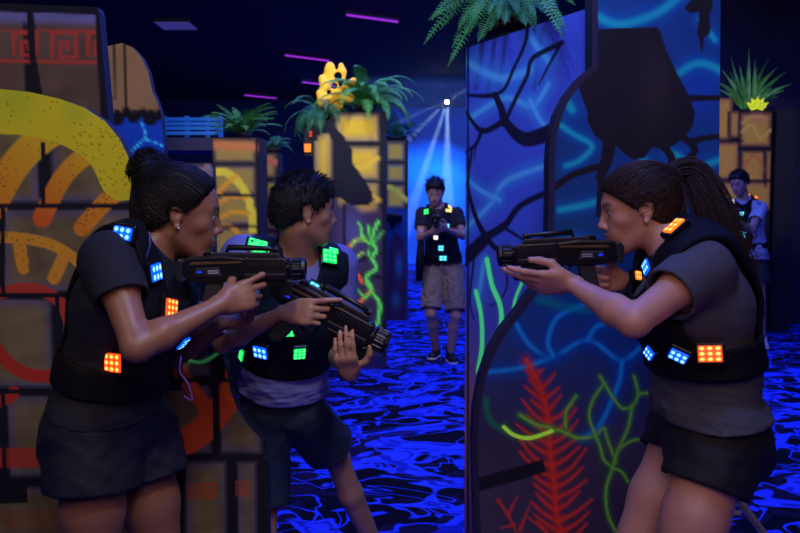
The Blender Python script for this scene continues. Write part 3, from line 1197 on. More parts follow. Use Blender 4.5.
# wooden brace behind the teal board
o = empty('support_brace', P(700, 400, 2.75) * V(1, 1, 0))
cat(o, 'raw wooden support brace on the carpet behind the right woman\'s legs', 'wooden brace')
a0, a1 = P(737, 497, 3.3), P(768, 545, 3.3)
a1[2] = 0.02
mb = MB(); mb.tube([a0, a1], 0.016, 4); mb.build('diagonal_strut', M['wood'], o, world_coords=True)
mb = MB(); mb.tube([P(704, 517, 3.3), P(741, 513, 3.3)], 0.012, 4); mb.build('cross_rail', M['wood'], o, world_coords=True)
mb = MB(); mb.tube([P(739, 498, 3.3), P(716, 500, 3.3)], 0.014, 4); mb.build('top_rail', M['wood'], o, world_coords=True)
b0 = P(708, 500, 3.3); b1 = b0.copy(); b1[2] = 0.02
mb = MB(); mb.tube([b0, b1], 0.016, 4); mb.build('post', M['wood'], o, world_coords=True)

# ================================================================ PILLARS AND FAR BOXES
STONE = ((0.46, 0.32, 0.06), (0.22, 0.16, 0.16), 5)


def box_body(name, board, x0, x1, ytop, depth, paint_fn, step, label, group=None, base=BLK):
    tl, tr = board.uv(x0, ytop), board.uv(x1, ytop)
    o = make_board(name, board, [('m', tl[0], tl[1]), ('m', tr[0], tl[1]), ('m', tr[0], 0), ('m', tl[0], 0)], paint_fn, step, depth,
                   label, 'planter box', group, base)
    return o, board.world((tl[0] + tr[0]) / 2, tl[1], depth / 2)


pil2 = Board(213, 6.0, 257, 6.0)


def paint_p2(p):
    brick_shade(p, [(213, 138, 256, 163), (213, 166, 256, 194), (213, 196, 256, 224), (213, 227, 256, 260), (213, 263, 256, 300)], *STONE)
    p.stroke([(210, 145), (258, 147)], 15, (0.75, 0.26, 0.07), soft=0.9)
    p.stroke([(208, 172), (225, 172), (240, 184), (250, 205), (253, 230)], 8, (0.90, 0.75, 0.05), soft=0.15, glow=0.05)
    for pts in ([(216, 196), (226, 184), (236, 176)], [(214, 205), (230, 197), (246, 196)], [(214, 222), (232, 212), (248, 214)], [(214, 226), (230, 226), (240, 236)]):
        p.stroke(pts, 5, (0.95, 0.45, 0.03), soft=0.4, alpha=0.9)
    for y in (164.5, 195, 225.5, 261):
        p.stroke([(210, y), (257, y)], 2.6, BLK, smooth=False)
    p.stroke([(212.5, 100), (212.5, 400)], 1.6, BLK, smooth=False)
    p.stroke([(257.5, 100), (257.5, 400)], 3.4, BLK, smooth=False)


_, P2TOP = box_body('stone_planter_box', pil2, 212, 259, 137.5, 0.35, paint_p2, 0.02,
                    'stone-painted box with a yellow wheel arc, fern on top, behind the two left players')
pil2b = Board(261, 7.2, 278, 7.2)


def paint_p2b(p):
    brick_shade(p, [(262, 153, 276, 178), (262, 180, 276, 204), (262, 206, 276, 230), (262, 232, 276, 260)], *STONE)
    p.stroke([(263, 160), (275, 162)], 10, (0.65, 0.16, 0.08), soft=0.6)
    p.stroke([(262, 190), (277, 184)], 5, (0.8, 0.7, 0.05), soft=0.4)
    p.stroke([(262, 216), (277, 222)], 5, (0.85, 0.35, 0.05), soft=0.4)
    for y in (179, 205, 231):
        p.stroke([(260, y), (279, y)], 2, BLK, smooth=False)


_, P2BTOP = box_body('narrow_planter_box', pil2b, 261, 278, 152.5, 0.3, paint_p2b, 0.025,
                     'narrow orange and yellow box standing right behind the wheel-arc box')

pil3 = Board(313, 7.0, 386, 7.0)


def paint_p3(p):
    brick_shade(p, [(314, 132, 333, 200), (335, 113, 380, 142), (335, 145, 380, 180), (335, 182, 380, 215)], (0.78, 0.46, 0.03), (0.30, 0.20, 0.14), 9)
    p.stroke([(338, 160), (360, 168), (378, 158)], 7, (0.85, 0.5, 0.05), soft=0.7)
    p.stroke([(360, 190), (378, 200)], 8, (0.9, 0.6, 0.05), soft=0.5)
    for y in (143.5, 181):
        p.stroke([(334, y), (382, y)], 2.2, BLK, smooth=False)
    # grey-violet lower half
    p.poly([(313, 200), (325, 196), (340, 205), (352, 200), (362, 215), (386, 206), (388, 400), (310, 400)], (0.075, 0.05, 0.08), smooth=False, soft=6)
    p.blob(352, 232, 14, (0.16, 0.14, 0.34), 0.8, ry=28)
    p.speckle(0.2, 4, 5)
    D = (0.012, 0.010, 0.022)
    p.poly([(314, 135), (318, 125), (326, 122), (335, 126), (345, 138), (352, 150), (352, 162), (362, 176), (371, 190), (374, 200), (368, 206),
            (352, 206), (340, 198), (328, 200), (332, 180), (335, 160), (333, 142), (328, 133), (320, 134), (316, 142)], D)
    p.stroke([(384, 100), (384, 400)], 5, D, smooth=False)
    for pts in ([(345, 205), (344, 240), (352, 262)], [(330, 270), (355, 262), (388, 250)], [(340, 285), (360, 275), (386, 278)]):
        p.stroke(pts, 3, D, soft=0.3)
    for pts, w, c in (([(378, 222), (372, 238), (376, 250), (372, 258), (376, 268), (366, 278), (372, 292), (380, 305), (376, 330)], 4.5, GRN),
                      ([(360, 230), (366, 240), (374, 246)], 3.5, GRN), ([(383, 232), (376, 240)], 3, GRN), ([(368, 225), (370, 238)], 3, GRN),
                      ([(342, 250), (350, 247), (356, 240), (366, 240)], 4, LIM), ([(349, 246), (350, 262), (358, 275), (362, 282)], 5, (0.95, 0.15, 0.02)),
                      ([(372, 290), (362, 300), (350, 308)], 5, (0.95, 0.2, 0.02)), ([(366, 278), (372, 290), (364, 298)], 4, GRN),
                      ([(340, 264), (350, 268)], 3, LIM), ([(352, 262), (358, 256), (364, 252)], 3, LIM), ([(364, 298), (358, 290), (350, 292)], 3, GRN), ([(366, 240), (370, 246), (368, 256)], 3, GRN), ([(358, 222), (362, 230), (360, 240)], 3, GRN), ([(376, 330), (366, 345)], 3, GRN)):
        p.stroke(pts, w * 2.2, tuple(0.5 * q for q in c), soft=0.95, alpha=0.4, glow=0.06)
        p.stroke(pts, w * 0.9, c, soft=0.5, glow=0.30)
    p.poly([(310, 359), (388, 356), (388, 380), (310, 380)], (0.03, 0.02, 0.10))


p3_out = [('p', 313, 133), ('p', 316, 126), ('p', 322, 121), ('p', 330, 120), ('p', 333, 112), ('p', 386, 112)]
zr = pil3.uv(386, 300)[0]
zl = pil3.uv(313, 300)[0]
pillar3 = make_board('drip_painted_pillar', pil3, p3_out + [('m', zr, 0), ('m', zl, 0)], paint_p3, 0.022, 0.45,
                     'tall pillar with yellow blocks, a dark drip and neon green vines, left of the centre man', 'painted pillar', base=BLK)
P3TOP = P(357, 112, 7.2)

pil4 = Board(384, 10.0, 409, 10.0)


def paint_p4(p):
    brick_shade(p, [(386, 141, 405, 162), (386, 164, 405, 182), (386, 184, 405, 208)], (0.85, 0.52, 0.04), (0.32, 0.24, 0.20), 5)
    p.stroke([(386, 186), (396, 190), (406, 200)], 5, (0.9, 0.7, 0.05), soft=0.4)
    for y in (163, 183):
        p.stroke([(384, y), (409, y)], 1.8, BLK, smooth=False)
    p.poly([(380, 209), (412, 209), (412, 400), (380, 400)], (0.01, 0.06, 0.22), soft=4)
    p.poly([(388, 250), (393, 236), (400, 236), (405, 250), (407, 300), (404, 322), (386, 322)], (0.06, 0.02, 0.05), smooth=True, soft=3)
    p.blob(399, 265, 4, (0.05, 0.3, 0.5), 0.6, ry=14)
    p.blob(396, 300, 5, (0.03, 0.3, 0.3), 0.6, ry=10)


pillar4, P4TOP = box_body('far_pillar', pil4, 385, 408, 140, 0.4, paint_p4, 0.03,
                          'far yellow and blue pillar just right of the drip-painted pillar')
pillar4['category'] = 'painted pillar'

# right planter
pil5 = Board(718, 9.0, 772, 9.0)


def paint_p5(p):
    brick_shade(p, [(716, 98, 732, 140), (729, 112, 739, 138), (741, 113, 771, 147), (716, 142, 738, 180), (741, 150, 764, 185), (766, 150, 771, 185), (716, 182, 771, 210)],
                (0.75, 0.42, 0.05), (0.50, 0.20, 0.10), 6)
    p.blob(758, 118, 10, (0.75, 0.25, 0.12), 0.8, ry=7)
    p.stroke([(742, 132), (752, 125), (760, 138), (771, 130)], 2.5, (0.85, 0.6, 0.1), soft=0.4)
    p.stroke([(742, 124), (752, 116), (764, 118)], 2, (0.85, 0.6, 0.1), soft=0.4)
    p.stroke([(745, 165), (755, 155), (765, 170)], 5, (0.75, 0.25, 0.05), soft=0.6)
    p.stroke([(720, 150), (735, 175)], 6, (0.8, 0.4, 0.08), soft=0.6)
    for pts in ([(739.5, 98), (739.5, 200)], [(716, 141), (742, 141)], [(739, 148.5), (772, 148.5)], [(729, 112), (729, 142)], [(765, 149), (765, 186)], [(716, 181), (771, 181)]):
        p.stroke(pts, 2.4, BLK, smooth=False)


pillar5 = make_board('right_planter_box', pil5, [('p', 716, 98), ('p', 733, 98), ('p', 733, 110), ('p', 772, 110), ('m', pil5.uv(772, 200)[0], 0),
                                                ('m', pil5.uv(716, 200)[0], 0)], paint_p5, 0.025, 0.4,
                     'orange stone-block box with a spiky plant, behind the far right man', 'planter box', base=BLK)
P5TOP = P(750, 110, 9.2)
# dark column right of it
o = MB().box((P(773, 110, 9.3)[0], 9.2, 0), (P(793, 110, 9.3)[0], 9.5, P(773, 110, 9.2)[2])).build('dark_side_column', M['edge'])
cat(o, 'plain dark column right of the spiky plant\'s stone-block box', 'column')

# blue-lit slatted platform, and the boards below it, far left
M['blue_lit_slat'] = mat('blue_lit_slat', (0.03, 0.30, 0.75), 0.45, emit=(0.0, 0.12, 0.5), estr=0.12)  # blue light on the slats put into base colour and a faint glow
o = empty('blue_slat_railing', P(187, 150, 8.0))
cat(o, 'blue-lit railing of horizontal slats left of the wheel-arc box', 'railing')
for i, y in enumerate((119.0, 123.5, 128.0, 133.0)):
    a, b = P(160, y, 8.0), P(222, y + 0.6, 8.0)
    MB().box((a[0], 8.0, a[2] - 0.018), (b[0], 8.03, a[2] + 0.016)).build('slat', M['blue_lit_slat'], o, world_coords=True)
for x in (163, 186, 207, 220):
    a, b = P(x, 116, 8.03), P(x, 137, 8.03)
    MB().box((a[0] - .02, 8.03, b[2]), (a[0] + .02, 8.07, a[2])).build('post', M['blue_lit_slat'], o, world_coords=True)
a, b = P(158, 138, 8.0), P(224, 151, 8.0)
o = MB().box((a[0], 7.95, b[2]), (b[0], 8.6, a[2])).build('platform_beam', mat('beam_dark', (0.05, 0.05, 0.11), 0.6), bevel=0.01)
cat(o, 'dark platform beam under the blue slatted railing', 'beam')
lowb = Board(150, 5.2, 214, 5.2)


def paint_low(p):
    brick_shade(p, [(150, 164, 188, 184), (190, 164, 214, 178), (150, 186, 214, 215), (150, 218, 214, 250)], (0.30, 0.24, 0.24), (0.20, 0.22, 0.45), 4)
    p.stroke([(196, 176), (208, 166)], 4, (0.45, 0.3, 0.25), soft=0.4)
    p.stroke([(150, 185), (214, 185)], 2, BLK, smooth=False)
    p.stroke([(189, 163), (189, 185)], 2, BLK, smooth=False)


make_board('low_stone_board', lowb, [('p', 146, 163), ('p', 214, 162.5), ('m', lowb.uv(214, 200)[0], 0), ('m', lowb.uv(146, 200)[0], 0)],
           paint_low, 0.02, 0.05, 'low grey stone-painted board behind the left woman\'s bun', base=BLK)
for s, x0 in ((1, 150), (2, 212)):
    a = P(160 if s == 1 else 221, 151, 8.3)
    o = MB().box((a[0] - .05, 8.25, 0), (a[0] + .05, 8.35, a[2])).build('platform_post', M['edge'])
    cat(o, 'dark post under the left end of the platform beam' if s == 1 else 'dark post under the right end of the platform beam', 'post',
        'posts carrying the platform beam')

# beacon with two orange panels left of the drip-painted pillar
o = empty('orange_beacon', P(308, 155, 7.1))
cat(o, 'small orange and red lit beacon left of the drip-painted pillar', 'beacon')
a, b = P(304.5, 152, 7.1), P(311, 144, 7.1)
MB().box((a[0], 7.08, a[2]), (b[0], 7.11, b[2])).build('lamp', LED['amber'], o, world_coords=True, bevel=0.004)
a, b = P(309.5, 137, 7.1), P(312, 131, 7.1)
MB().box((a[0], 7.08, a[2]), (b[0], 7.11, b[2])).build('upper_lamp', mat('led_red', (0.5, 0, 0), 0.4, emit=(1, 0.04, 0.03), estr=0.6), o, world_coords=True, bevel=0.003)
a, b = P(304, 156, 7.12), P(316, 128, 7.12)
MB().box((a[0], 7.12, a[2]), (b[0], 7.15, b[2])).build('bracket', M['edge'], o, world_coords=True, bevel=0.004)

# ================================================================ STAGE LAMP AND ITS HAZE
SL = P(447, 102, 15.5)
o = empty('beam_spotlight', SL + V(0, 0, 0.25))
cat(o, 'bright white beam lamp throwing rays through haze in front of the blue wall', 'stage lamp')
MB().lathe_x([(-0.12, 0.05), (-0.10, 0.085), (0.06, 0.10), (0.09, 0.11)], 20).build('housing', M['black_plastic'], o, smooth=True)
h = o.children[0]
h.rotation_euler = (0, math.radians(55), math.radians(-90 - 12))
h.location = (0, 0.1, -0.2)
MB().tube([V(-.14, .1, -.2), V(-.14, .1, .05), V(.14, .1, .05), V(.14, .1, -.2)], 0.012, 6).build('yoke', M['black_plastic'], o)
MB().tube([V(0, .1, .05), V(0, .1, CEIL - SL[2] - 0.25)], 0.014, 8).build('hanging_rod', M['black_plastic'], o)
bm = bmesh.new(); bmesh.ops.create_uvsphere(bm, u_segments=16, v_segments=10, radius=0.04)
me = bpy.data.meshes.new('lens'); bm.to_mesh(me); bm.free()
l = link('lens', me, mat('lamp_lens', (1, 1, 1), 0.2, emit=(0.75, 0.9, 1.0), estr=90), o, world_coords=False, smooth=True)
l.location = (0, 0, -0.25)
for tgt, pw, ang in (((398, 150), 11000, 5), ((418, 190), 16000, 6), ((447, 215), 14000, 9), ((380, 130), 7000, 4), ((500, 70), 6000, 5)):
    T = P(tgt[0], tgt[1], 14.6)
    spot('stage_beam', SL + V(0, -0.12, 0), T, pw, (0.35, 0.6, 1.0), ang, 0.6, 0.03)
hz = MB().box((-0.6, 12.6, 0.02), (5.9, 18.3, 3.88)).build('beam_haze', None)
hz.data.materials.clear()
hm = bpy.data.materials.new('haze')
hm.use_nodes = True
hm.node_tree.nodes.remove(hm.node_tree.nodes['Principled BSDF'])
vs = hm.node_tree.nodes.new('ShaderNodeVolumeScatter')
tc_ = hm.node_tree.nodes.new('ShaderNodeTexCoord')
sx_ = hm.node_tree.nodes.new('ShaderNodeSeparateXYZ')
mr_ = hm.node_tree.nodes.new('ShaderNodeMapRange')
mr_.inputs['From Min'].default_value = 1.6
mr_.inputs['From Max'].default_value = 3.8
mr_.inputs['To Min'].default_value = 0.05
mr_.inputs['To Max'].default_value = 0.022
hm.node_tree.links.new(tc_.outputs['Object'], sx_.inputs[0])
hm.node_tree.links.new(sx_.outputs['Z'], mr_.inputs['Value'])
hm.node_tree.links.new(mr_.outputs[0], vs.inputs['Density'])
vs.inputs['Anisotropy'].default_value = 0.2
hm.node_tree.links.new(vs.outputs[0], hm.node_tree.nodes['Material Output'].inputs['Volume'])
hz.data.materials.append(hm)
cat(hz, 'thin blue haze hanging round the beam lamp at the far wall', 'haze', kind='stuff')


# ================================================================ LASER GUNS
M['gun_blue'] = mat('gun_blue_light', (0.01, 0.03, 0.5), 0.4, emit=(0.01, 0.05, 1.0), estr=0.6)
M['gun_green'] = mat('gun_green_strip', (0.02, 0.2, 0.12), 0.3, emit=(0.0, 0.5, 0.25), estr=0.25)


def rounded_gun(name='laser_gun'):
    """muzzle towards +x, up +z, origin in the receiver"""
    o = empty(name, (0, 0, 0))
    bp, gg = M['black_plastic'], M['gun_grey']
    # receiver, outlined from the side
    MB().prism([(-0.118, -0.018), (-0.128, 0.0), (-0.126, 0.028), (-0.112, 0.038), (-0.02, 0.042), (0.035, 0.036), (0.040, -0.020), (0.01, -0.028),
                (-0.05, -0.030), (-0.09, -0.026)], -0.023, 0.023).build('receiver', bp, o, bevel=0.006)
    MB().prism([(-0.105, 0.018), (-0.100, 0.026), (0.028, 0.026), (0.028, 0.022)], -0.0245, 0.0245).build('side_trim', M['gun_gold'], o, bevel=0.001)
    MB().prism([(-0.142, -0.022), (-0.126, -0.026), (-0.120, 0.03), (-0.132, 0.036), (-0.144, 0.02)], -0.026, 0.026).build('butt_plate', gg, o, bevel=0.004)
    mb = MB()
    mb.prism([(-0.095, -0.012), (-0.09, 0.010), (-0.03, 0.012), (-0.02, -0.014)], -0.0255, 0.0255)
    mb.build('side_plate', gg, o, bevel=0.003)
    mb = MB()
    for z in (-0.003, 0.003):
        mb.box((-0.058, -0.0265, z - 0.0014), (-0.03, 0.0265, z + 0.0014))
    mb.build('white_lettering_strip', M['white_print'], o)
    MB().prism([(-0.085, -0.003), (-0.085, 0.004), (-0.073, 0.002), (-0.073, -0.002)], -0.0268, 0.0268).build('blue_light', M['gun_blue'], o)
    # handguard with a row of cooling teeth
    MB().prism([(0.03, -0.022), (0.03, 0.030), (0.045, 0.036), (0.140, 0.034), (0.148, 0.026), (0.148, -0.020), (0.14, -0.026)], -0.024, 0.024).build(
        'handguard', bp, o, bevel=0.006)
    for i in range(11):
        x = 0.045 + i * 0.0088
        MB().box((x, -0.0265, 0.010), (x + 0.0045, 0.0265, 0.0245)).build('cooling_rib', gg, o, bevel=0.001, seg=1)
    mb = MB()
    mb.box((0.035, -0.0255, -0.014), (0.142, 0.0255, -0.006))
    mb.build('lower_groove_strip', gg, o, bevel=0.002)
    # muzzle drum with fins
    MB().lathe_x([(0.144, 0.020), (0.146, 0.027), (0.152, 0.029), (0.158, 0.026), (0.180, 0.0265), (0.184, 0.030), (0.192, 0.029), (0.194, 0.022), (0.188, 0.018), (0.186, 0.012)],
                 28, c=(0, 0.004)).build('muzzle', bp, o, smooth=False, bevel=0)
    for k in range(12):
        a = 2 * math.pi * k / 12
        y, z = 0.027 * math.cos(a), 0.004 + 0.027 * math.sin(a)
        MB().tube([V(0.158, y, z), V(0.182, y, z)], 0.003, 5).build('muzzle_fin', gg, o)
    # top rail and carry bar
    MB().prism([(-0.05, 0.038), (-0.045, 0.050), (0.12, 0.047), (0.128, 0.034)], -0.011, 0.011).build('top_rail', gg, o, bevel=0.003)
    MB().tube([V(-0.012, 0, 0.046), V(-0.008, 0, 0.062), V(0.10, 0, 0.058), V(0.118, 0, 0.046)], [0.006, 0.008, 0.0065, 0.006], 8).build('carry_bar', bp, o, smooth=True)
    MB().prism([(-0.075, 0.036), (-0.070, 0.052), (-0.050, 0.054), (-0.045, 0.036)], -0.012, 0.012).build('rear_sight', bp, o, bevel=0.003)
    MB().lathe_x([(0.112, 0.004), (0.114, 0.008), (0.122, 0.008), (0.124, 0.004)], 12, c=(0, 0.056)).build('front_sight', gg, o)
    # under-barrel
    MB().prism([(0.04, -0.038), (0.035, -0.022), (0.142, -0.022), (0.142, -0.036), (0.12, -0.042)], -0.017, 0.017).build('underbarrel', bp, o, bevel=0.005)
    MB().prism([(0.128, -0.064), (0.124, -0.030), (0.152, -0.024), (0.158, -0.040), (0.150, -0.066)], -0.014, 0.014).build('front_stop', bp, o, bevel=0.005)
    # trigger, guard, grip
    MB().tube([V(0.02, 0, -0.026), V(0.018, 0, -0.052), V(-0.004, 0, -0.060), V(-0.03, 0, -0.054)], 0.004, 6).build('trigger_guard', bp, o, smooth=True)
    MB().tube([V(-0.004, 0, -0.028), V(-0.0, 0, -0.038), V(0.005, 0, -0.046)], 0.0035, 6).build('trigger', gg, o, smooth=True)
    MB().prism([(-0.022, -0.026), (-0.030, -0.060), (-0.045, -0.108), (-0.060, -0.122), (-0.082, -0.116), (-0.078, -0.08), (-0.066, -0.027)], -0.016, 0.016).build(
        'grip', M['black_rubber'], o, bevel=0.007)
    return o


def copy_tree(o, parent=None):
    c = o.copy()
    COL.objects.link(c)
    if parent is not None:
        c.parent = parent
    for ch in list(o.children):
        copy_tree(ch, c)
    return c


def place_gun(o, origin, fwd, up=(0, 0, 1), s=1.0):
    x = unit(fwd)
    y = unit(np.cross(up, x))
    z = np.cross(x, y)
    m = Matrix(((x[0], y[0], z[0], origin[0]), (x[1], y[1], z[1], origin[1]), (x[2], y[2], z[2], origin[2]), (0, 0, 0, 1)))
    o.matrix_basis = m @ Matrix.Scale(s, 4)
    return m


# ================================================================ PEOPLE
def skin_mat(name, color):
    return mat(name, color, 0.42, spec=0.45, attr='Col', bump=0.05, bscale=300, sss=0.06)


def hair_mat(name, color, stretch):
    return mat(name, color, 0.5, spec=0.3, var=0.5, vscale=45, stretch=stretch, bump=0.4, bscale=90)


class Head:
    def __init__(self, O, F, U, s=1.0):
        self.O = np.asarray(O, float)
        self.F = unit(F)
        self.S = unit(np.cross(self.F, U))
        self.U = np.cross(self.S, self.F)
        self.s = s

    def W(self, a, b, c):
        return self.O + self.s * (a * self.S + b * self.F + c * self.U)

    def L(self, p):
        q = (p - self.O) / self.s
        return q @ self.S, q @ self.F, q @ self.U

    def cap(self, a, b, ra, rb=None, k=0.01, sub=False):
        return Prim(self.W(*a), self.W(*b), ra * self.s, (ra if rb is None else rb) * self.s, k=k * self.s, sub=sub)

    def ell(self, c, r, k=0.02, sub=False):
        return ell(self.W(*c), [x * self.s for x in r], np.array([self.S, self.F, self.U]), k * self.s, sub)

    def prims(self, female=True):
        jw = 0.9 if female else 1.0
        E = self.ell
        C = self.cap
        P_ = [E((0, -0.014, 0.032), (.073, .094, .080)),
              E((0, .016, .014), (.066, .076, .082), .03),
              E((0, .026, -.048), (.054 * jw, .056, .055), .03),
              E((0, .052, -.078), (.034 * jw, .030, .030), .03),
              C((0, .070, -.098), (0, .072, -.100), .0150, k=.022)]
        for s in (-1, 1):
            P_ += [C((s * .051 * jw, -.004, -.050), (s * .022, .062, -.094), .015, .013, .025),
                   E((s * .040, .054, -.018), (.022, .022, .020), .022),
                   E((s * .026, .070, -.050), (.018, .018, .022), .02)]
        # brow, sockets, lids
        for s in (-1, 1):
            P_ += [C((s * .012, .084, .024), (s * .046, .068, .022), .009, .007, .012),
                   E((s * .031, .096, .004), (.019, .020, .012), .012, True),
                   E((s * .031, .070, .003), (.0165, .0125, .0135), .004),
                   C((s * .018, .0865, .0105), (s * .045, .079, .0095), .0032, .0028, .003),
                   C((s * .018, .085, -.006), (s * .043, .079, -.005), .0022, .0022, .003)]
        # nose
        P_ += [C((0, .084, .018), (0, .1045, -.026), .0072, .0088, .010),
               C((0, .100, -.030), (0, .1055, -.030), .0092, .0082, .006)]
        for s in (-1, 1):
            P_ += [E((s * .0125, .094, -.035), (.0075, .0095, .0070), .005)]
        for s in (-1, 1):
            P_ += [E((s * .007, .101, -.0415), (.0035, .005, .003), .002, True)]
        # mouth
        P_ += [E((0, .080, -.060), (.026, .014, .020), .012),
               C((-.018, .088, -.0575), (0, .0955, -.0545), .0048, .0058, .004), C((.018, .088, -.0575), (0, .0955, -.0545), .0048, .0058, .004),
               C((-.016, .087, -.0660), (0, .0935, -.0680), .0050, .0066, .004), C((.016, .087, -.0660), (0, .0935, -.0680), .0050, .0066, .004),
               C((-.022, .0915, -.0612), (.022, .0915, -.0612), .0022, k=.003, sub=True),
               C((0, .100, -.0612), (0, .104, -.0612), .0035, k=.003, sub=True)]
        # ears
        for s in (-1, 1):
            P_ += [E((s * .072, -.008, -.004), (.009, .0155, .025), .006),
                   C((s * .077, -.019, .010), (s * .077, -.012, .016), .0055, .005, .004),
                   C((s * .076, .000, -.030), (s * .077, -.003, -.032), .0075, k=.005),
                   E((s * .083, -.005, .002), (.008, .009, .013), .003, True)]
        return P_

    def tint(self, v, base, lip=(0.75, 0.42, 0.42), brow=(0.08, 0.06, 0.05), blush=0.1):
        a, b, c = self.L(v)
        col = np.tile(np.array(base), (len(v), 1))
        n = wav(v, 60, 3)[:, None]
        col = col * (1 + 0.05 * n)
        face = (b > 0.03) & (np.abs(a) < .08) & (np.abs(c) < .12)

        def put(w, k):
            w = np.clip(w, 0, 1)[:, None] * face[:, None]
            return col * (1 - w) + np.array(base) * np.array(k) * w
        up = np.exp(-((a / .022) ** 4 + ((c + .0555 + 0.006 * (np.abs(a) / .02)) / .0055) ** 4)) * (b > .078)
        lo = np.exp(-((a / .019) ** 4 + ((c + .0680 - 0.003 * (np.abs(a) / .02)) / .0060) ** 4)) * (b > .078)
        col = put(np.maximum(up, lo), lip)
        aa = np.abs(a)
        arc = .0245 + .004 * np.sin(np.clip((aa - .012) / .034, 0, 1) * 2.6)
        bw = np.exp(-(((aa - .029) / .019) ** 4 + ((c - arc) / .0042) ** 2))
        col = put(bw * 1.0, brow)
        lash = np.exp(-(((aa - .031) / .015) ** 4 + ((c - .0085) / .0032) ** 2)) * (b > .06)
        col = put(lash * .9, (0.05, 0.04, 0.04))
        return np.clip(col, 0, 1)

    def eyes(self, parent, look=(0, 1, 0)):
        for s in (-1, 1):
            bm = bmesh.new()
            bmesh.ops.create_uvsphere(bm, u_segments=20, v_segments=14, radius=.0118 * self.s)
            me = bpy.data.meshes.new('eye')
            c = self.W(s * .0315, .0755, .0022)
            lk = unit(look[0] * self.S + look[1] * self.F + look[2] * self.U)
            bmesh.ops.translate(bm, verts=bm.verts[:], vec=Vector(c))
            for f in bm.faces:
                n = unit(np.array(f.calc_center_median()) - c)
                f.material_index = 1 if np.dot(n, lk) > 0.87 else 0
            bm.to_mesh(me)
            bm.free()
            link('eye', me, [M['lens_white'], M['iris']], parent, smooth=True)


def hand(wrist, d, n, thumb_hint, curls, sc=1.0, thumb=((0.5, 0.6, 0.25), (0.85, 0.2, 0.3), (0.95, 0.0, 0.35)), spread=0.06):
    """d wrist to knuckles, n the way the palm faces; curls: per finger three bends in degrees; thumb: three directions in (d, t, n)"""
    d = unit(d)
    n = np.asarray(n, float)
    n = unit(n - d * np.dot(n, d))
    t = np.cross(d, n)
    if np.dot(t, thumb_hint) < 0:
        t = -t
    w = np.asarray(wrist, float)
    q = [Prim(w - d * .01 * sc, w + d * .022 * sc, .024 * sc, .029 * sc, .019 * sc, .016 * sc, front=n, k=.015),
         Prim(w + d * .022 * sc, w + d * .074 * sc, .030 * sc, .037 * sc, .015 * sc, .0125 * sc, front=n, k=.012),
         Prim(w + d * .020 * sc + t * .018 * sc + n * .006 * sc, w + d * .045 * sc + t * .028 * sc + n * .006 * sc, .017 * sc, .013 * sc, k=.012),
         Prim(w + d * .015 * sc - t * .018 * sc + n * .006 * sc, w + d * .05 * sc - t * .024 * sc + n * .004 * sc, .014 * sc, .012 * sc, k=.012)]
    lens = [(.042, .025, .020), (.046, .029, .021), (.042, .027, .020), (.033, .020, .018)]
    offs = [.029, .0095, -.0105, -.029]
    base = [.080, .083, .079, .072]
    tips = []
    for i in range(4):
        b = w + d * base[i] * sc + t * offs[i] * sc
        r = [.0090, .0086, .0078, .0068] if i < 3 else [.0080, .0074, .0068, .0060]
        r = [x * sc for x in r]
        a = 0.0
        sp = spread * (1.5 - i)
        prev = b
        # knuckle
        q.append(Prim(b - d * .014 * sc - n * .001, b, .0105 * sc, .0098 * sc, k=.008))
        for j in range(3):
            a += math.radians(curls[i][j])
            dd = unit(d * math.cos(sp) + t * math.sin(sp))
            dr = unit(dd * math.cos(a) + n * math.sin(a))
            nx = prev + dr * lens[i][j] * sc
            q.append(Prim(prev, nx, r[j], r[j + 1], k=.0035))
            prev = nx
        tips.append((prev, dr))
    prev = w + (d * .030 + t * .030 + n * .006) * sc
    for j, L in enumerate((.036, .030, .024)):
        v = thumb[j]
        dr = unit(d * v[0] + t * v[1] + n * v[2])
        nx = prev + dr * L * sc
        q.append(Prim(prev, nx, (.0125, .0108, .0098)[j] * sc, (.0108, .0098, .0082)[j] * sc, k=.006))
        prev = nx
    tips.append((prev, dr))
    return q, tips


LED_SEARCH = sorted([(x, y) for x in range(-16, 17, 2) for y in range(-16, 17, 2)], key=lambda q: q[0] ** 2 + q[1] ** 2)


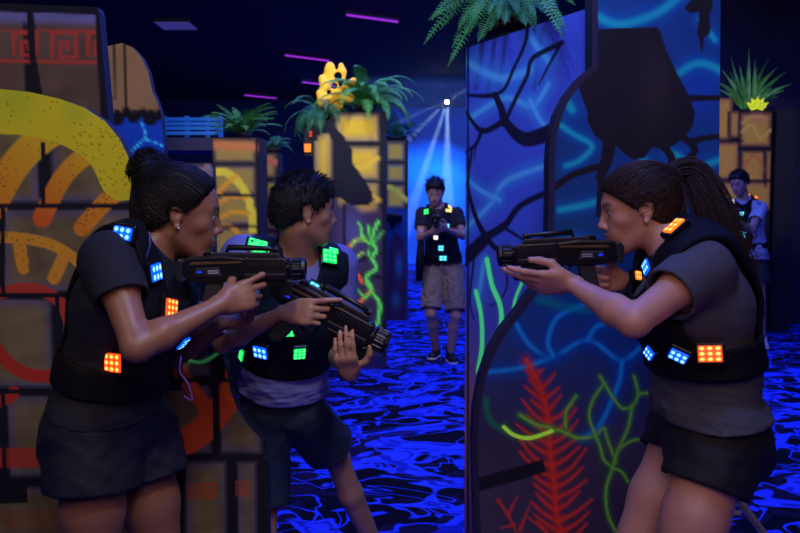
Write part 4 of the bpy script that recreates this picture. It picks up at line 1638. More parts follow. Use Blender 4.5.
class Person:
    def __init__(self, J, female, skin, sc=1.0, h=0.004, build=1.0):
        self.J = {k: np.asarray(v, float) for k, v in J.items()}
        self.f = female
        self.sc, self.h = sc, h
        self.skin = skin
        j = self.J
        fw = unit(j['fwd'])
        pf = unit(j.get('pfwd', fw))
        self.fw, self.pf = fw, pf
        B = sc * build
        self.B = build
        if female:
            W = dict(pel=(.150, .112), hip=(.158, .115), wai=(.118, .092), rib=(.130, .100), upp=(.120, .078))
        else:
            W = dict(pel=(.145, .108), hip=(.150, .112), wai=(.135, .100), rib=(.152, .112), upp=(.140, .086))
        W = {k: (a * B, b * B) for k, (a, b) in W.items()}
        pel, wai, che, neck = j['pelvis'], j['waist'], j['chest'], j['neck']
        upp = che + (neck - che) * 0.62
        self.upp = upp
        self.torso = [
            Prim(pel + (pel - wai) * 0.15, pel, W['pel'][0] * .93, W['hip'][0], W['pel'][1] * .9, W['hip'][1], front=pf, k=.05),
            Prim(pel, wai, W['hip'][0], W['wai'][0], W['hip'][1], W['wai'][1], front=unit(pf + fw), k=.05),
            Prim(wai, che, W['wai'][0], W['rib'][0], W['wai'][1], W['rib'][1], front=fw, k=.05),
            Prim(che, upp, W['rib'][0], W['upp'][0], W['rib'][1], W['upp'][1], front=fw, k=.05)]
        sideL = unit(np.cross(V(0, 0, 1), fw))
        if female:
            for s in (-1, 1):
                c = che + fw * .075 * B + sideL * s * .060 * B + (neck - che) * 0.02
                self.torso.append(ell(c, (.055 * B, .050 * B, .058 * B), k=.03))
        gl = unit(np.cross(V(0, 0, 1), pf))
        for s in (-1, 1):
            c = pel - pf * .055 * B + gl * s * .062 * B - V(0, 0, .05) * B
            self.torso.append(ell(c, (.078 * B, .072 * B, .085 * B), k=.04))
        self.shoulders = []
        for s in 'LR':
            sh = j['sh' + s]
            self.shoulders.append(Prim(neck - V(0, 0, .015) * sc, sh + V(0, 0, .0), .046 * B, .050 * B, k=.035))
            self.shoulders.append(Prim(upp, sh - V(0, 0, .02), .07 * B, .045 * B, k=.04))
        au = .043 if female else .048
        self.arms = {}
        for s in 'LR':
            sh, el, wr = j['sh' + s], j['el' + s], j['wr' + s]
            mid = el + (wr - el) * 0.28
            self.arms[s] = [Prim(sh, sh + (el - sh) * 0.35, .052 * B, (au + .004) * B, k=.03), Prim(sh + (el - sh) * 0.3, el, (au + .002) * B, .036 * B, k=.02),
                            Prim(el, mid, .036 * B, .039 * B, k=.015), Prim(mid, wr, .039 * B, .025 * B, .037 * B, .0205 * B, front=(0, 0, 1), k=.015)]
        self.legs = {}
        for s in 'LR':
            if 'kn' + s not in j:
                continue
            hp, kn, an = j['hip' + s], j['kn' + s], j['an' + s]
            calf = kn + (an - kn) * 0.28
            back = -unit(np.cross(np.cross(an - kn, kn - hp), an - kn)) if np.linalg.norm(np.cross(an - kn, kn - hp)) > 1e-3 else -pf
            self.legs[s] = [Prim(hp, hp + (kn - hp) * .5, (.096 if female else .092) * B, .078 * B, k=.04), Prim(hp + (kn - hp) * .5, kn, .078 * B, .055 * B, k=.03),
                            Prim(kn, calf + back * .012, .052 * B, .054 * B, k=.02), Prim(calf + back * .012, an, .054 * B, .034 * B, k=.02)]
        hd = self.head = Head(j['head'], j['hf'], j.get('hu', V(0, 0, 1)), j['hs'].item() if 'hs' in j else sc)
        nr = (.050 if female else .056) * sc
        self.neckp = [Prim(neck + V(0, 0, -.02), hd.W(0, -.022, -.050), nr * 1.12, nr, k=.03)]
        self.hands = []
        self.root = empty('person', (j['pelvis'][0], j['pelvis'][1], 0))
        self.tips = []

    def add_hand(self, *a, **k):
        q, t = hand(*a, **k)
        self.hands += q
        self.tips += t

    def body(self, no_legs=False):
        pr = list(self.torso) + self.shoulders
        for s in 'LR':
            pr += self.arms[s]
        for s in self.legs:
            pr += self.legs[s]
        pr += self.neckp
        hp = self.head.prims(self.f)
        f1, f2, f3 = field(pr), field(hp), field(self.hands) if self.hands else None
        hlo, hhi = bounds_of(hp, .05)
        if f3:
            glo, ghi = bounds_of(self.hands, .05)

        def f(p):
            d = f1(p)
            m = np.all((p > hlo) & (p < hhi), axis=1)
            if m.any():
                d[m] = smin(d[m], f2(p[m]), .02 * self.sc)
            if f3:
                m = np.all((p > glo) & (p < ghi), axis=1)
                if m.any():
                    d[m] = smin(d[m], f3(p[m]), .012 * self.sc)
            return d
        lo, hi = bounds_of(pr + hp + self.hands)
        lo[2] = max(lo[2], -0.02)
        o = sdf_object('body', f, lo, hi, self.h, skin_mat('skin', self.skin), self.root, 1,
                       lambda v: self.paint_skin(v))
        self.head.eyes(self.root)
        return o

    nail = None

    def paint_skin(self, v):
        c = self.head.tint(v, self.skin)
        for t, d in self.tips:
            m = np.linalg.norm(v - t - d * .003, axis=1) < .0065 * self.sc
            c[m] = c[m] * 0.5 + np.array(self.nail if self.nail is not None else self.skin) * 0.6
        return np.clip(c, 0, 1)

    def shirt(self, material, sleeve=0.5, hem=0.0, off=.013, name='shirt', fold=.004, loose=0.0, hemdir=None, h=None, neck_r=.066):
        j = self.J
        SL = sleeve if isinstance(sleeve, dict) else {'L': sleeve, 'R': sleeve}
        sl = {s: [Prim(j['sh' + s], j['sh' + s] + (j['el' + s] - j['sh' + s]) * (SL[s] + .1), (.050 + loose) * self.sc, (.043 + loose) * self.sc, k=.02)] for s in 'LR'}
        tor = self.torso + self.shoulders + [Prim(j['hip' + s], j['hip' + s] + (j['kn' + s] - j['hip' + s]) * .25, .100 * self.sc * self.B, .095 * self.sc * self.B, k=.04) for s in 'LR']
        ft = field(tor)
        fs = {s: field(sl[s]) for s in 'LR'}
        ax = unit(j['waist'] - j['pelvis'])
        hp = j['pelvis'] + ax * hem
        nk = Prim(j['neck'] - self.fw * -.01 + V(0, 0, -.01), self.head.W(0, -.02, -.06), neck_r * self.sc, neck_r * self.sc, k=.01)
        th = .008

        def f(p):
            a = ft(p) - loose * np.clip(1 - ((p - j['waist']) @ unit(j['chest'] - j['waist'])) / .25, 0, 1)
            l, r = fs['L'](p), fs['R'](p)
            d = smin(smin(a, l, .02), r, .02) - off * self.sc
            z = (p - hp) @ ax
            low = np.clip(1.1 - z / .35, 0.25, 1)
            d = d - fold * low * (wav(p * V(0.6, 0.6, 1.6), 48, 5) + 0.5 * wav(p, 110, 9) + 1.0 * wav(p * V(.35, .35, 2.0), 85, 6) * np.clip(1.3 - z / .2, 0, 1))
            d = np.abs(d + th / 2) - th / 2
            d = np.maximum(d, -z)
            for s, q in (('L', l), ('R', r)):
                dr = unit(j['el' + s] - j['sh' + s])
                e = (p - (j['sh' + s] + (j['el' + s] - j['sh' + s]) * SL[s])) @ dr
                m = (q < a + .02) & (q < .05)
                d = np.where(m, np.maximum(d, e), d)
            d = smax(d, -nk.d(p), .004)
            return d
        lo, hi = bounds_of(tor + sl['L'] + sl['R'], .05)
        self.shirt_f = lambda p: smin(smin(ft(p), fs['L'](p), .03), fs['R'](p), .03)
        self.shirt_o = sdf_object(name, f, lo, hi, h or self.h, material, self.root, 1)
        return self.shirt_o

    def shorts(self, material, hemL=.55, hemR=.55, top=.06, off=.016, flare=.014, name='shorts', fold=.005):
        j = self.J
        lg = {}
        for s, hm in (('L', hemL), ('R', hemR)):
            hp, kn = j['hip' + s], j['kn' + s]
            e = hp + (kn - hp) * (hm + .08)
            rr = (.096 + (.070 - .096) * (hm + .08))
            lg[s] = [Prim(hp, e, .098 * self.sc * self.B, (rr + flare) * self.sc, k=.03)]
        tor = self.torso[:2] + self.torso[-2:]
        ft = field(tor)
        fl = {s: field(lg[s]) for s in 'LR'}
        ax = unit(j['waist'] - j['pelvis'])
        th = .009

        def f(p):
            a = ft(p)
            l, r = fl['L'](p), fl['R'](p)
            d = smin(a, np.minimum(l, r), .035) - off * self.sc
            d = d - fold * (wav(p, 50, 15) + 0.6 * wav(p * V(0.6, 0.6, 1.8), 95, 16))
            d = np.abs(d + th / 2) - th / 2
            z = (p - j['pelvis']) @ ax
            d = np.maximum(d, z - top - .0)
            hv = {}
            for s, hm in (('L', hemL), ('R', hemR)):
                dr = unit(j['kn' + s] - j['hip' + s])
                hv[s] = (p - (j['hip' + s] + (j['kn' + s] - j['hip' + s]) * hm)) @ dr
            hh = np.where(l < r, hv['L'], hv['R'])
            return np.maximum(d, hh)
        lo, hi = bounds_of(tor + lg['L'] + lg['R'], .05)
        return sdf_object(name, f, lo, hi, self.h, material, self.root, 1)

    def vest(self, material, belt_mat, bottom=.06, off=.030, belt=(.0, .055), hole=.088, neck=.085, name='vest', half=.11, belt_off=.030, straps=()):
        """padded vest with arm holes, and a belt round the waist; bottom and belt are heights above the pelvis along the spine"""
        j = self.J
        tor = self.torso + self.shoulders
        ft = field(tor)
        ax = unit(j['chest'] - j['pelvis'])
        holes = [Prim(j['sh' + s] + (j['sh' + s] - j['neck']) * .30, j['sh' + s] + (j['el' + s] - j['sh' + s]) * .6 + (j['sh' + s] - j['neck']) * .3, hole * self.sc, hole * 1.0 * self.sc) for s in 'LR']
        lat = unit(np.cross(ax, self.fw))
        nk = Prim(j['neck'] + self.fw * .02 - V(0, 0, .01), self.head.W(0, -.02, -.04), neck * self.sc, neck * self.sc)
        vv = Prim(j['neck'] + self.fw * .06, j['neck'] + self.fw * .11 - V(0, 0, .10), .07 * self.sc, .03 * self.sc)
        th = .014
        fs_ = field(list(straps)) if straps else None

        def f(p):
            a = ft(p) - off * self.sc
            a = a - .0012 * wav(p, 50, 2)
            d = np.abs(a + th / 2) - th / 2
            z = (p - j['pelvis']) @ ax
            d = smax(d, bottom - z, .004)
            lt = (p - j['neck']) @ lat
            d = smax(d, np.abs(lt) - (half + .0 * z) * self.sc, .008)
            for h_ in holes:
                d = smax(d, -h_.d(p), .006)
            d = smax(d, -nk.d(p), .006)
            d = smax(d, -vv.d(p), .006)
            if fs_:
                d = smin(d, fs_(p), .012)
            return d

        def fb(p):
            a = ft(p) - belt_off * self.sc
            d = np.abs(a + .014 / 2) - .014 / 2
            z = (p - j['pelvis']) @ ax
            return smax(smax(d, belt[0] - z, .004), z - belt[1], .004)
        lo, hi = bounds_of(tor, .07)
        self.vest_o = sdf_object(name, f, lo, hi, self.h, material, self.root, 1)
        self.belt_o = sdf_object('belt', fb, lo, hi, self.h, belt_mat, self.root, 1)
        self.bvh = []
        for o in (self.vest_o, self.belt_o, self.shirt_o):
            me = o.data
            self.bvh.append((o, BVHTree.FromPolygons([v.co for v in me.vertices], [tuple(p.vertices) for p in me.polygons])))
        return self.vest_o

    def led(self, px, py, color, w=.042, h=.034, rot=0.0, tri=False, zmax=.62):
        """LED pad sewn on the vest where the line of sight through a photo pixel meets it"""
        c = V(0, 0, CAMZ)
        best = None
        for dx, dy in LED_SEARCH:
            d = unit(P(px + dx, py + dy, 1.0) - c)
            first = None
            for k, (o, b) in enumerate(self.bvh):
                hit = b.ray_cast(Vector(c), Vector(d))
                if hit[0] is not None and (first is None or hit[3] < first[3]):
                    first = (np.array(hit[0]), np.array(hit[1]), o, hit[3], k)
            if first is None or first[4] > 1:
                continue
            nz = first[1] if np.dot(first[1], d) < 0 else -first[1]
            if nz[2] > zmax or np.dot(nz, -d) < .15:
                continue
            best = first
            break
        if best is None:
            print('LED MISS', px, py)
            return
        acc = V(0, 0, 0)
        bv = [b for o, b in self.bvh if o is best[2]][0]
        for k in range(24):
            a_ = k * 2.4
            q = best[0] + .018 * (V(math.cos(a_), 0, math.sin(a_)) * (k / 24) ** .5)
            h_ = bv.find_nearest(Vector(q))
            nn = np.array(h_[1])
            acc += nn if np.dot(nn, d) < 0 else 0 * nn
        pos, n, o = best[0], unit(acc + best[1] * (1 if np.dot(best[1], d) < 0 else -1) * .5), best[2]
        if np.dot(n, d) > 0:
            n = -n
        x = V(1, 0, 0) - n * n[0]
        if np.linalg.norm(x) < .2:
            x = V(0, 0, 1) - n * n[2]
        x = unit(x)
        y = np.cross(n, x)
        r = math.radians(rot)
        x, y = x * math.cos(r) + y * math.sin(r), -x * math.sin(r) + y * math.cos(r)
        pos = pos + n * .003
        m = Matrix(((x[0], y[0], n[0], pos[0]), (x[1], y[1], n[1], pos[1]), (x[2], y[2], n[2], pos[2]), (0, 0, 0, 1)))
        a, b = w / 2 + .007, h / 2 + .007
        if tri:
            mb = MB(); mb.prism([(-a, -b), (a, -b), (a * .45, b), (-a * .45, b)], -.009, .008)
        else:
            mb = MB(); mb.box((-a, -b, -.009), (a, b, .008))
        ho = mb.build('led_housing', M['black_plastic'], o, bevel=.005)
        if tri:
            # prism is built in x-z: turn it into x-y
            ho.data.transform(Matrix.Rotation(math.radians(90), 4, 'X') @ Matrix.Scale(-1, 4, (0, 1, 0)))
            ho.data.flip_normals()
            ho.data.transform(Matrix.Rotation(math.radians(180), 4, 'X'))
        mb = MB()
        if tri:
            a2, b2 = w / 2, h / 2
            z0, z1 = -.002, .013
            mb._add([(-a2, -b2, z0), (a2, -b2, z0), (a2 * .45, b2, z0), (-a2 * .45, b2, z0), (-a2, -b2, z1), (a2, -b2, z1), (a2 * .45, b2, z1), (-a2 * .45, b2, z1)],
                    [(0, 3, 2, 1), (4, 5, 6, 7), (0, 1, 5, 4), (1, 2, 6, 5), (2, 3, 7, 6), (3, 0, 4, 7)])
        else:
            mb.box((-w / 2, -h / 2, -.002), (w / 2, h / 2, .013))
        le = mb.build('led_panel', LED[color], o, bevel=.003)
        le['label'] = 'glowing %s light pad' % color
        inv = parent_matrix(self.root).inverted()
        for q in (ho, le):
            q.parent = o
            q.matrix_parent_inverse = parent_matrix(o).inverted()
            q.matrix_basis = m
        return pos


def hair_cap(head, grow=.012, line=((.088, .066), (.012, .004)), nape=((.012, .004), (-.040, -.082)), pull=None, groove=.0018, freq=34, ear=True,
             extra=None, top=0.0, mess=0.0, k=.01, sideburn=True):
    """hair sitting on the skull; line and nape are the hairline seen from the side (forward, up)"""
    sk = [head.ell((0, -0.014, 0.032), (.073 + grow * .8, .094 + grow, .080 + grow)), head.ell((0, .016, .014), (.066 + grow * .6, .076 + grow * .5, .082 + grow * .6), .02),
          head.ell((0, -.045, -.02), (.055 + grow * .7, .055 + grow, .062), .03)]
    if top:
        sk.append(head.ell((0, .02, .06 + top), (.060, .072, .045), .03))
    fk = field(sk)
    ex = field(extra) if extra else None
    pl = head.W(*pull) if pull is not None else None

    def f(p):
        a, b, c = head.L(p)
        d = fk(p) / 1.0
        if pl is not None:
            ctr = head.W(0, 0, .01)
            axd = unit(pl - ctr)
            q = p - ctr
            e1 = unit(np.cross(axd, head.U + .01))
            e2 = np.cross(axd, e1)
            th = np.arctan2(q @ e1, q @ e2)
            d = d - groove * np.sin(th * freq + 2 * wav(p, 30, 1)) - groove * .6 * np.sin(th * freq * 2.3 + 1)
        if mess:
            d = d - mess * wav(p * V(1, 1, 1), 110, 7) - mess * .6 * wav(p, 230, 8)
        (f1, u1), (f2, u2) = line
        L = math.hypot(f1 - f2, u1 - u2)
        n1 = ((u1 - u2) / L, -(f1 - f2) / L)   # points forward and down
        arch = .022 * np.clip(np.abs(a) / .07, 0, 1) ** 2
        e = (b - f2 + arch * 0) * n1[0] + (c - u2) * n1[1] + arch * .3 + .003 * wav(p, 120, 4)
        d = smax(d, e * head.s, .004)
        (f3, u3), (f4, u4) = nape
        L = math.hypot(f3 - f4, u3 - u4)
        n2 = ((u3 - u4) / L, -(f3 - f4) / L)
        e = (b - f4) * n2[0] + (c - u4) * n2[1]
        d = smax(d, e * head.s, .006)
        d = smax(d, (-.090 - c) * head.s, .01)
        if ear:
            er = np.sqrt((b + .008) ** 2 / .026 ** 2 + (c + .004) ** 2 / .036 ** 2 + (np.clip(.085 - np.abs(a), 0, 1)) ** 2 / .018 ** 2) - 1
            d = smax(d, -er * .025, .005)
        if ex is not None:
            dx = ex(p)
            dx = dx - .004 * wav(p, 90, 21) - .003 * wav(p, 190, 22) if mess == 0 and pull is not None else dx
            d = smin(d, dx, .012)
        return d
    lo, hi = bounds_of(sk + (extra or []), .03)
    return f, lo, hi


def on_surface(f, p, lift=0.001, it=4):
    """push points on to the zero level of f"""
    p = np.array(p, float)
    e = 1e-3
    for _ in range(it):
        v = f(p)
        g = np.stack([f(p + np.eye(3)[k] * e) - v for k in range(3)], 1) / e
        g /= np.linalg.norm(g, axis=1)[:, None] + 1e-9
        p = p - g * np.clip(v - lift, -.02, .02)[:, None] * .9
    return p, g


def combed(f, head, pull, n, seed, wave=.002, lift=.0015, K=12, ear_gap=True):
    """locks combed over the skull from the hairline back to the gathering point"""
    r = random.Random(seed)
    P0, P1 = [], []
    tgt = head.W(*pull)
    while len(P0) < n:
        a = r.uniform(-1, 1)
        # points round the front hairline, temples and nape
        q = r.random()
        if q < .45:
            s = (a * .068, .086 - .05 * abs(a) ** 2.5, .060 - .045 * abs(a) ** 2)
        elif q < .8:
            t = r.random()
            sg = 1 if a > 0 else -1
            s = (sg * .074, .050 - .050 * t, .040 - .040 * t)
        else:
            t = r.random()
            sg = 1 if a > 0 else -1
            s = (sg * .06 * r.random(), -.045 - .03 * r.random(), -.085 + .03 * r.random())
        P0.append(head.W(s[0], s[1] + r.uniform(-.004, .010), s[2] + r.uniform(-.004, .004)))
        P1.append(tgt + head.U * r.uniform(-.012, .012) + head.S * r.uniform(-.012, .012))
    P0, P1 = np.array(P0), np.array(P1)
    ctr = head.W(0, -.01, .02)
    pts = []
    for i in range(K):
        t = i / (K - 1) * .93
        q = P0 * (1 - t) + P1 * t
        out = q - ctr
        q = ctr + out / np.linalg.norm(out, axis=1)[:, None] * .1
        pts.append(q)
    allp = np.concatenate(pts)
    lifts = np.tile(np.array([r.uniform(-.0008, lift) for _ in range(n)]), K)
    s_, g_ = on_surface(f, allp, 0.0)
    s_ = s_ + g_ * lifts[:, None]
    s_ = s_.reshape(K, n, 3)
    return [list(s_[:, i]) for i in range(n)]


def strands(name, paths, r0, r1, m, parent, n=3):
    """many thin locks as one hair mesh"""
    V_, F_ = [], []
    for pts in paths:
        base = len(V_)
        K = len(pts)
        for i, p in enumerate(pts):
            t = unit(pts[min(i + 1, K - 1)] - pts[max(i - 1, 0)])
            a = unit(np.cross(t, V(.3, .8, .5)))
            b = np.cross(t, a)
            r = r0 + (r1 - r0) * i / (K - 1)
            for k in range(n):
                V_.append(p + r * (math.cos(2 * math.pi * k / n) * a + math.sin(2 * math.pi * k / n) * b))
        for i in range(K - 1):
            for k in range(n):
                F_.append((base + i * n + k, base + i * n + (k + 1) % n, base + (i + 1) * n + (k + 1) % n, base + (i + 1) * n + k))
    me = mesh_np(name, np.array(V_), np.array(F_))
    return link(name, me, m, parent, smooth=True)


def shoe(prs, ankle, d, s=1.0):
    d = unit(V(d[0], d[1], 0))
    a = V(ankle[0], ankle[1], 0.045) - d * .035
    b = a + d * .17 * s
    b[2] = .035
    up = [Prim(a, b, .038 * s, .042 * s, .042 * s, .032 * s, front=(0, 0, 1), k=.02), Prim(V(ankle[0], ankle[1], .05), V(ankle[0], ankle[1], .10), .042 * s, .040 * s, k=.02)]
    return up, (a, b, d)


def build_shoe(person, side, d, upper_mat, sole_mat, s=1.0):
    an = person.J['an' + side]
    up, (a, b, d) = shoe([], an, d, s)
    fu = field(up)

    def f(p):
        return np.maximum(fu(p), .012 - p[:, 2])

    lo, hi = bounds_of(up, .02)
    o = sdf_object('shoe', f, lo, hi, .006, upper_mat, person.root)

    def g(p):
        d_ = fu(p * V(1, 1, 0) + V(0, 0, .035)) - .004
        return np.maximum(np.maximum(d_, p[:, 2] - .022), .001 - p[:, 2])
    sdf_object('sole', g, lo, hi, .006, sole_mat, o)


# ---------------------------------------------------------------- left woman
gun0 = rounded_gun()
GA = P(232, 271, 1.87)
place_gun(gun0, GA, (1, 0.03, 0.01), s=.92)
cat(gun0, 'black laser gun held level by the woman with the hair bun', 'laser gun', 'laser guns')

sA = 1.0
JA = dict(fwd=(.88, -.47, -.08), pfwd=(.93, -.36, 0), pelvis=P(108, 425, 1.95), waist=P(112, 372, 1.93), chest=P(128, 305, 1.91), neck=P(143, 246, 1.93),
          head=P(180, 213, 1.95), hf=(.94, .27, -.17), hu=(0.17, 0, 1), hs=0.98,
          shR=P(110, 260, 1.79), elR=P(137, 347, 1.68), wrR=P(221, 304, 1.80),
          shL=P(176, 268, 2.10), elL=P(178, 352, 2.12), wrL=P(222, 322, 1.98),
          hipR=P(92, 432, 1.87), knR=P(94, 585, 1.83), anR=P(80, 760, 1.95), hipL=P(136, 430, 2.02), knL=P(164, 575, 2.00), anL=P(160, 730, 2.1))
A = Person(JA, True, (0.27, 0.125, 0.075), sA, .0042, build=.92)
A.add_hand(A.J['wrR'], P(252, 293, 1.835) - A.J['wrR'], (0.05, 1, -.1), (0, 0, 1),
           [(-6, 14, 8), (14, 14, 10), (48, 62, 40), (58, 66, 40)], sc=.93, thumb=((0.6, 0.5, 0.5), (0.8, 0.2, 0.7), (0.9, 0.1, 0.5)), spread=.09)
A.add_hand(A.J['wrL'], (1, -.25, .12), (-.1, -.35, 1), (0, 1, 0), [(55, 65, 45), (55, 68, 45), (58, 68, 45), (60, 68, 45)], sc=.93,
           thumb=((0.6, 0.5, 0.7), (0.6, 0.0, 0.9), (0.6, -.3, 0.8)))
A.body()
A.shirt(mat('navy_tshirt', (0.006, 0.006, 0.017), .85, bump=.25, bscale=500), sleeve=.47, hem=.06, loose=.004)
A.shorts(mat('navy_shorts', (0.006, 0.007, 0.022), .7, bump=.2, bscale=400), hemL=.30, hemR=.36, top=.08, flare=.018, off=.016)
A.vest(M['vest'], M['webbing'], bottom=.15, belt=(.120, .200), hole=.080, neck=.062, half=.125, off=.034)
cat(A.root, 'woman with a hair bun in dark vest and shorts aiming right', 'person', 'laser tag players')
for x, y, c, w, h, r in ((124, 238, 'blue', .050, .030, -12), (152, 272, 'blue', .034, .040, 8), (167, 308, 'orange', .044, .042, 0), (113, 360, 'orange', .052, .044, 0),
                         (194, 352, 'blue', .034, .030, 20), (198, 309, 'blue', .025, .022, 0)):
    A.led(x, y, c, w, h, r)
hd = A.head
bun_c = P(149, 169, 1.97)
hm_black = hair_mat('black_hair', (0.006, 0.004, 0.005), (1, 3, 3))
f, lo, hi = hair_cap(hd, .014, pull=(0, -.12, .075), groove=.0007, freq=55, line=((.088, .056), (.010, -.004)),
                     nape=((.010, -.004), (-.045, -.080)), extra=[Prim(hd.W(0, -.09, .07), bun_c, .036, .044, k=.02)])
sdf_object('hair', f, lo, hi, .0034, hm_black, A.root)
rr = random.Random(3)
strands('combed_locks', combed(f, hd, (0, -.11, .075), 700, 21, lift=.003), .0009, .0007, hm_black, A.root)
pts = []
for i in range(330):
    th, ph = rr.uniform(0, 6.283), math.acos(rr.uniform(-1, 1))
    n = V(math.sin(ph) * math.cos(th), math.sin(ph) * math.sin(th), math.cos(ph))
    c = bun_c + n * rr.uniform(.040, .052)
    a = unit(np.cross(n, V(rr.random(), rr.random(), rr.random())))
    b = np.cross(n, a)
    R_ = rr.uniform(.005, .009)
    pts.append([c + R_ * (math.cos(t) * a + math.sin(t) * b) + n * .006 * t / 6 for t in np.linspace(0, 7.5, 12)])
strands('bun_curls', pts, .0013, .0008, hm_black, A.root, 4)
bm = bmesh.new(); bmesh.ops.create_uvsphere(bm, u_segments=10, v_segments=8, radius=.0035)
bmesh.ops.translate(bm, verts=bm.verts[:], vec=Vector(hd.W(.088 if np.dot(hd.S, V(0, -1, 0)) > 0 else -.088, .002, -.034)))
me = bpy.data.meshes.new('ear_stud'); bm.to_mesh(me); bm.free()
link('ear_stud', me, mat('silver_stud', (.8, .8, .85), .15, metal=1.0), A.root, smooth=True)
MB().tube(smooth_path([P(181, 356, 1.86), P(180, 372, 1.84), P(188, 384, 1.84), P(192, 400, 1.85), P(184, 396, 1.86)]), .0022, 6).build(
    'vest_cable', mat('cable_violet', (.2, .1, .4), .4, emit=(.1, .05, .4), estr=.1), A.root, world_coords=True, smooth=True)
MB().tube(smooth_path([P(149, 232, 1.80), P(150, 245, 1.79), P(146, 258, 1.785)]), .003, 6).build(
    'coiled_cord', mat('cord_blue', (.03, .03, .2), .4), A.root, world_coords=True, smooth=True)

# ---------------------------------------------------------------- boy in the middle
gunB = copy_tree(gun0)
GB = P(318, 310, 2.0)
dirB = unit(V(math.cos(math.radians(27)), -.06, -math.sin(math.radians(27))))
place_gun(gunB, GB, dirB, s=1.04)
cat(gunB, 'black laser gun pointed down by the boy with green vest lights', 'laser gun', 'laser guns')
JB = dict(fwd=(.30, -.95, -.12), pfwd=(.45, -.9, 0), pelvis=P(280, 408, 2.52), waist=P(284, 372, 2.47), chest=P(292, 318, 2.40), neck=P(298, 254, 2.38),
          head=P(305, 211, 2.31), hf=(.91, .32, -.06), hu=(0.0, -.06, 1), hs=.87,
          shR=P(244, 258, 2.28), elR=P(222, 342, 2.12), wrR=P(286, 312, 1.99),
          shL=P(336, 266, 2.44), elL=P(336, 352, 2.46), wrL=P(350, 374, 2.01),
          hipR=P(262, 420, 2.50), knR=P(262, 530, 2.42), anR=P(240, 640, 2.75), hipL=P(304, 415, 2.52), knL=P(337, 458, 2.68), anL=P(386, 572, 2.86))
B = Person(JB, False, (0.42, 0.22, 0.14), .93, .0045, build=.86)
B.add_hand(B.J['wrR'], P(308, 310, 1.965) - B.J['wrR'] + V(0, 0, -.005), (0.1, 1, -.2), (0.2, 0, 1),
           [(12, 16, 8), (40, 62, 40), (48, 66, 44), (52, 66, 44)], sc=.90, thumb=((0.6, 0.6, 0.4), (0.8, 0.2, 0.7), (0.9, 0.1, 0.6)))
B.add_hand(B.J['wrL'], (-.15, -.60, .78), (.1, .78, .60), (1, 0, 0.2), [(26, 14, 10), (26, 16, 10), (28, 16, 12), (30, 18, 12)], sc=.82,
           thumb=((0.5, 0.8, 0.1), (0.8, 0.5, 0.3), (0.9, 0.1, 0.4)), spread=.012)
B.body()
blue_shirt = mat('light_blue_tshirt', (0.20, 0.22, 0.56), .85, bump=.2, bscale=500)
B.shirt(blue_shirt, sleeve={'L': .75, 'R': 1.0}, hem=.085, loose=.012, fold=.007)
B.shorts(mat('dark_teal_shorts', (0.010, 0.022, 0.048), .75, bump=.2, bscale=400), hemL=.70, hemR=.78, top=.10, flare=.016, off=.010)
B.vest(M['vest_b'], M['webbing'], bottom=.205, belt=(.185, .255), hole=.066, neck=.070, half=.165)
cat(B.root, 'boy in light blue t-shirt and dark vest with green lights looking right', 'person', 'laser tag players')
for x, y, c, w, h, r, t in ((255, 238, 'green', .055, .026, -3, 0), (259, 251, 'green', .052, .034, -3, 0), (328, 258, 'green', .044, .044, 5, 0), (332, 247, 'green', .03, .018, 5, 0),
                            (315, 287, 'cyan', .030, .022, -30, 0), (286, 330, 'green', .050, .034, 0, 1), (262, 350, 'blue', .044, .042, 0, 0), (299, 351, 'green', .036, .040, -8, 0),
                            (245, 354, 'green', .022, .04, -25, 0)):
    B.led(x, y, c, w, h, r, bool(t))
hd = B.head
hm_short = hair_mat('short_black_hair', (0.008, 0.007, 0.009), (2, 2, 1))
f, lo, hi = hair_cap(hd, .016, line=((.092, .046), (.016, -.004)), nape=((.016, -.004), (-.048, -.070)), top=.008, mess=.0022)
sdf_object('hair', f, lo, hi, .0034, hm_short, B.root)
P0 = []
while len(P0) < 2600:
    n = unit(V(rr.gauss(0, 1), rr.gauss(0, 1), rr.gauss(0, 1)))
    q = (n[0] * .08, -.014 + n[1] * .10, .03 + n[2] * .09)
    if n[2] < -.75:
        continue
    P0.append(hd.W(*q))
P0, G0 = on_surface(f, np.array(P0), 0.0, 5)
pts = []
for q, g in zip(P0, G0):
    a_, b_, c_ = hd.L(q)
    if np.dot(g, q - hd.W(0, 0, .02)) < .045 * .5:
        continue
    topness = min(1, max(0, (c_ - .05) / .05))
    dr = unit(g * (.25 + .5 * topness) + hd.F * rr.uniform(.1, .9) * topness - hd.U * (1 - topness) * .9 + hd.S * rr.uniform(-.3, .3))
    L = rr.uniform(.008, .014) + .012 * topness * rr.random()
    pts.append([q - g * .003, q + dr * L * .5, q + dr * L - hd.U * .002])
strands('hair_tips', pts, .0013, .0004, hm_short, B.root)



def short_tips(person, f, n, r0, k):
    hd_ = person.head
    P0 = []
    while len(P0) < n:
        q = unit(V(rr.gauss(0, 1), rr.gauss(0, 1), rr.gauss(0, 1)))
        if q[2] > -.5:
            P0.append(hd_.W(q[0] * .08, -.014 + q[1] * .10, .03 + q[2] * .09))
    P0, G0 = on_surface(f, np.array(P0), 0.0, 5)
    out = []
    for q, g in zip(P0, G0):
        c_ = hd_.L(q)[2]
        t = min(1, max(0, (c_ - .05) / .05))
        dr = unit(g * (.3 + .5 * t) + hd_.F * rr.uniform(.1, .9) * t - hd_.U * (1 - t) * .8 + hd_.S * rr.uniform(-.4, .4))
        L = (rr.uniform(.008, .014) + .014 * t * rr.random()) * k
        out.append([q - g * .004, q + dr * L * .5, q + dr * L - hd_.U * .002])
    strands('hair_tips', out, r0, r0 * .4, hm_short, person.root)


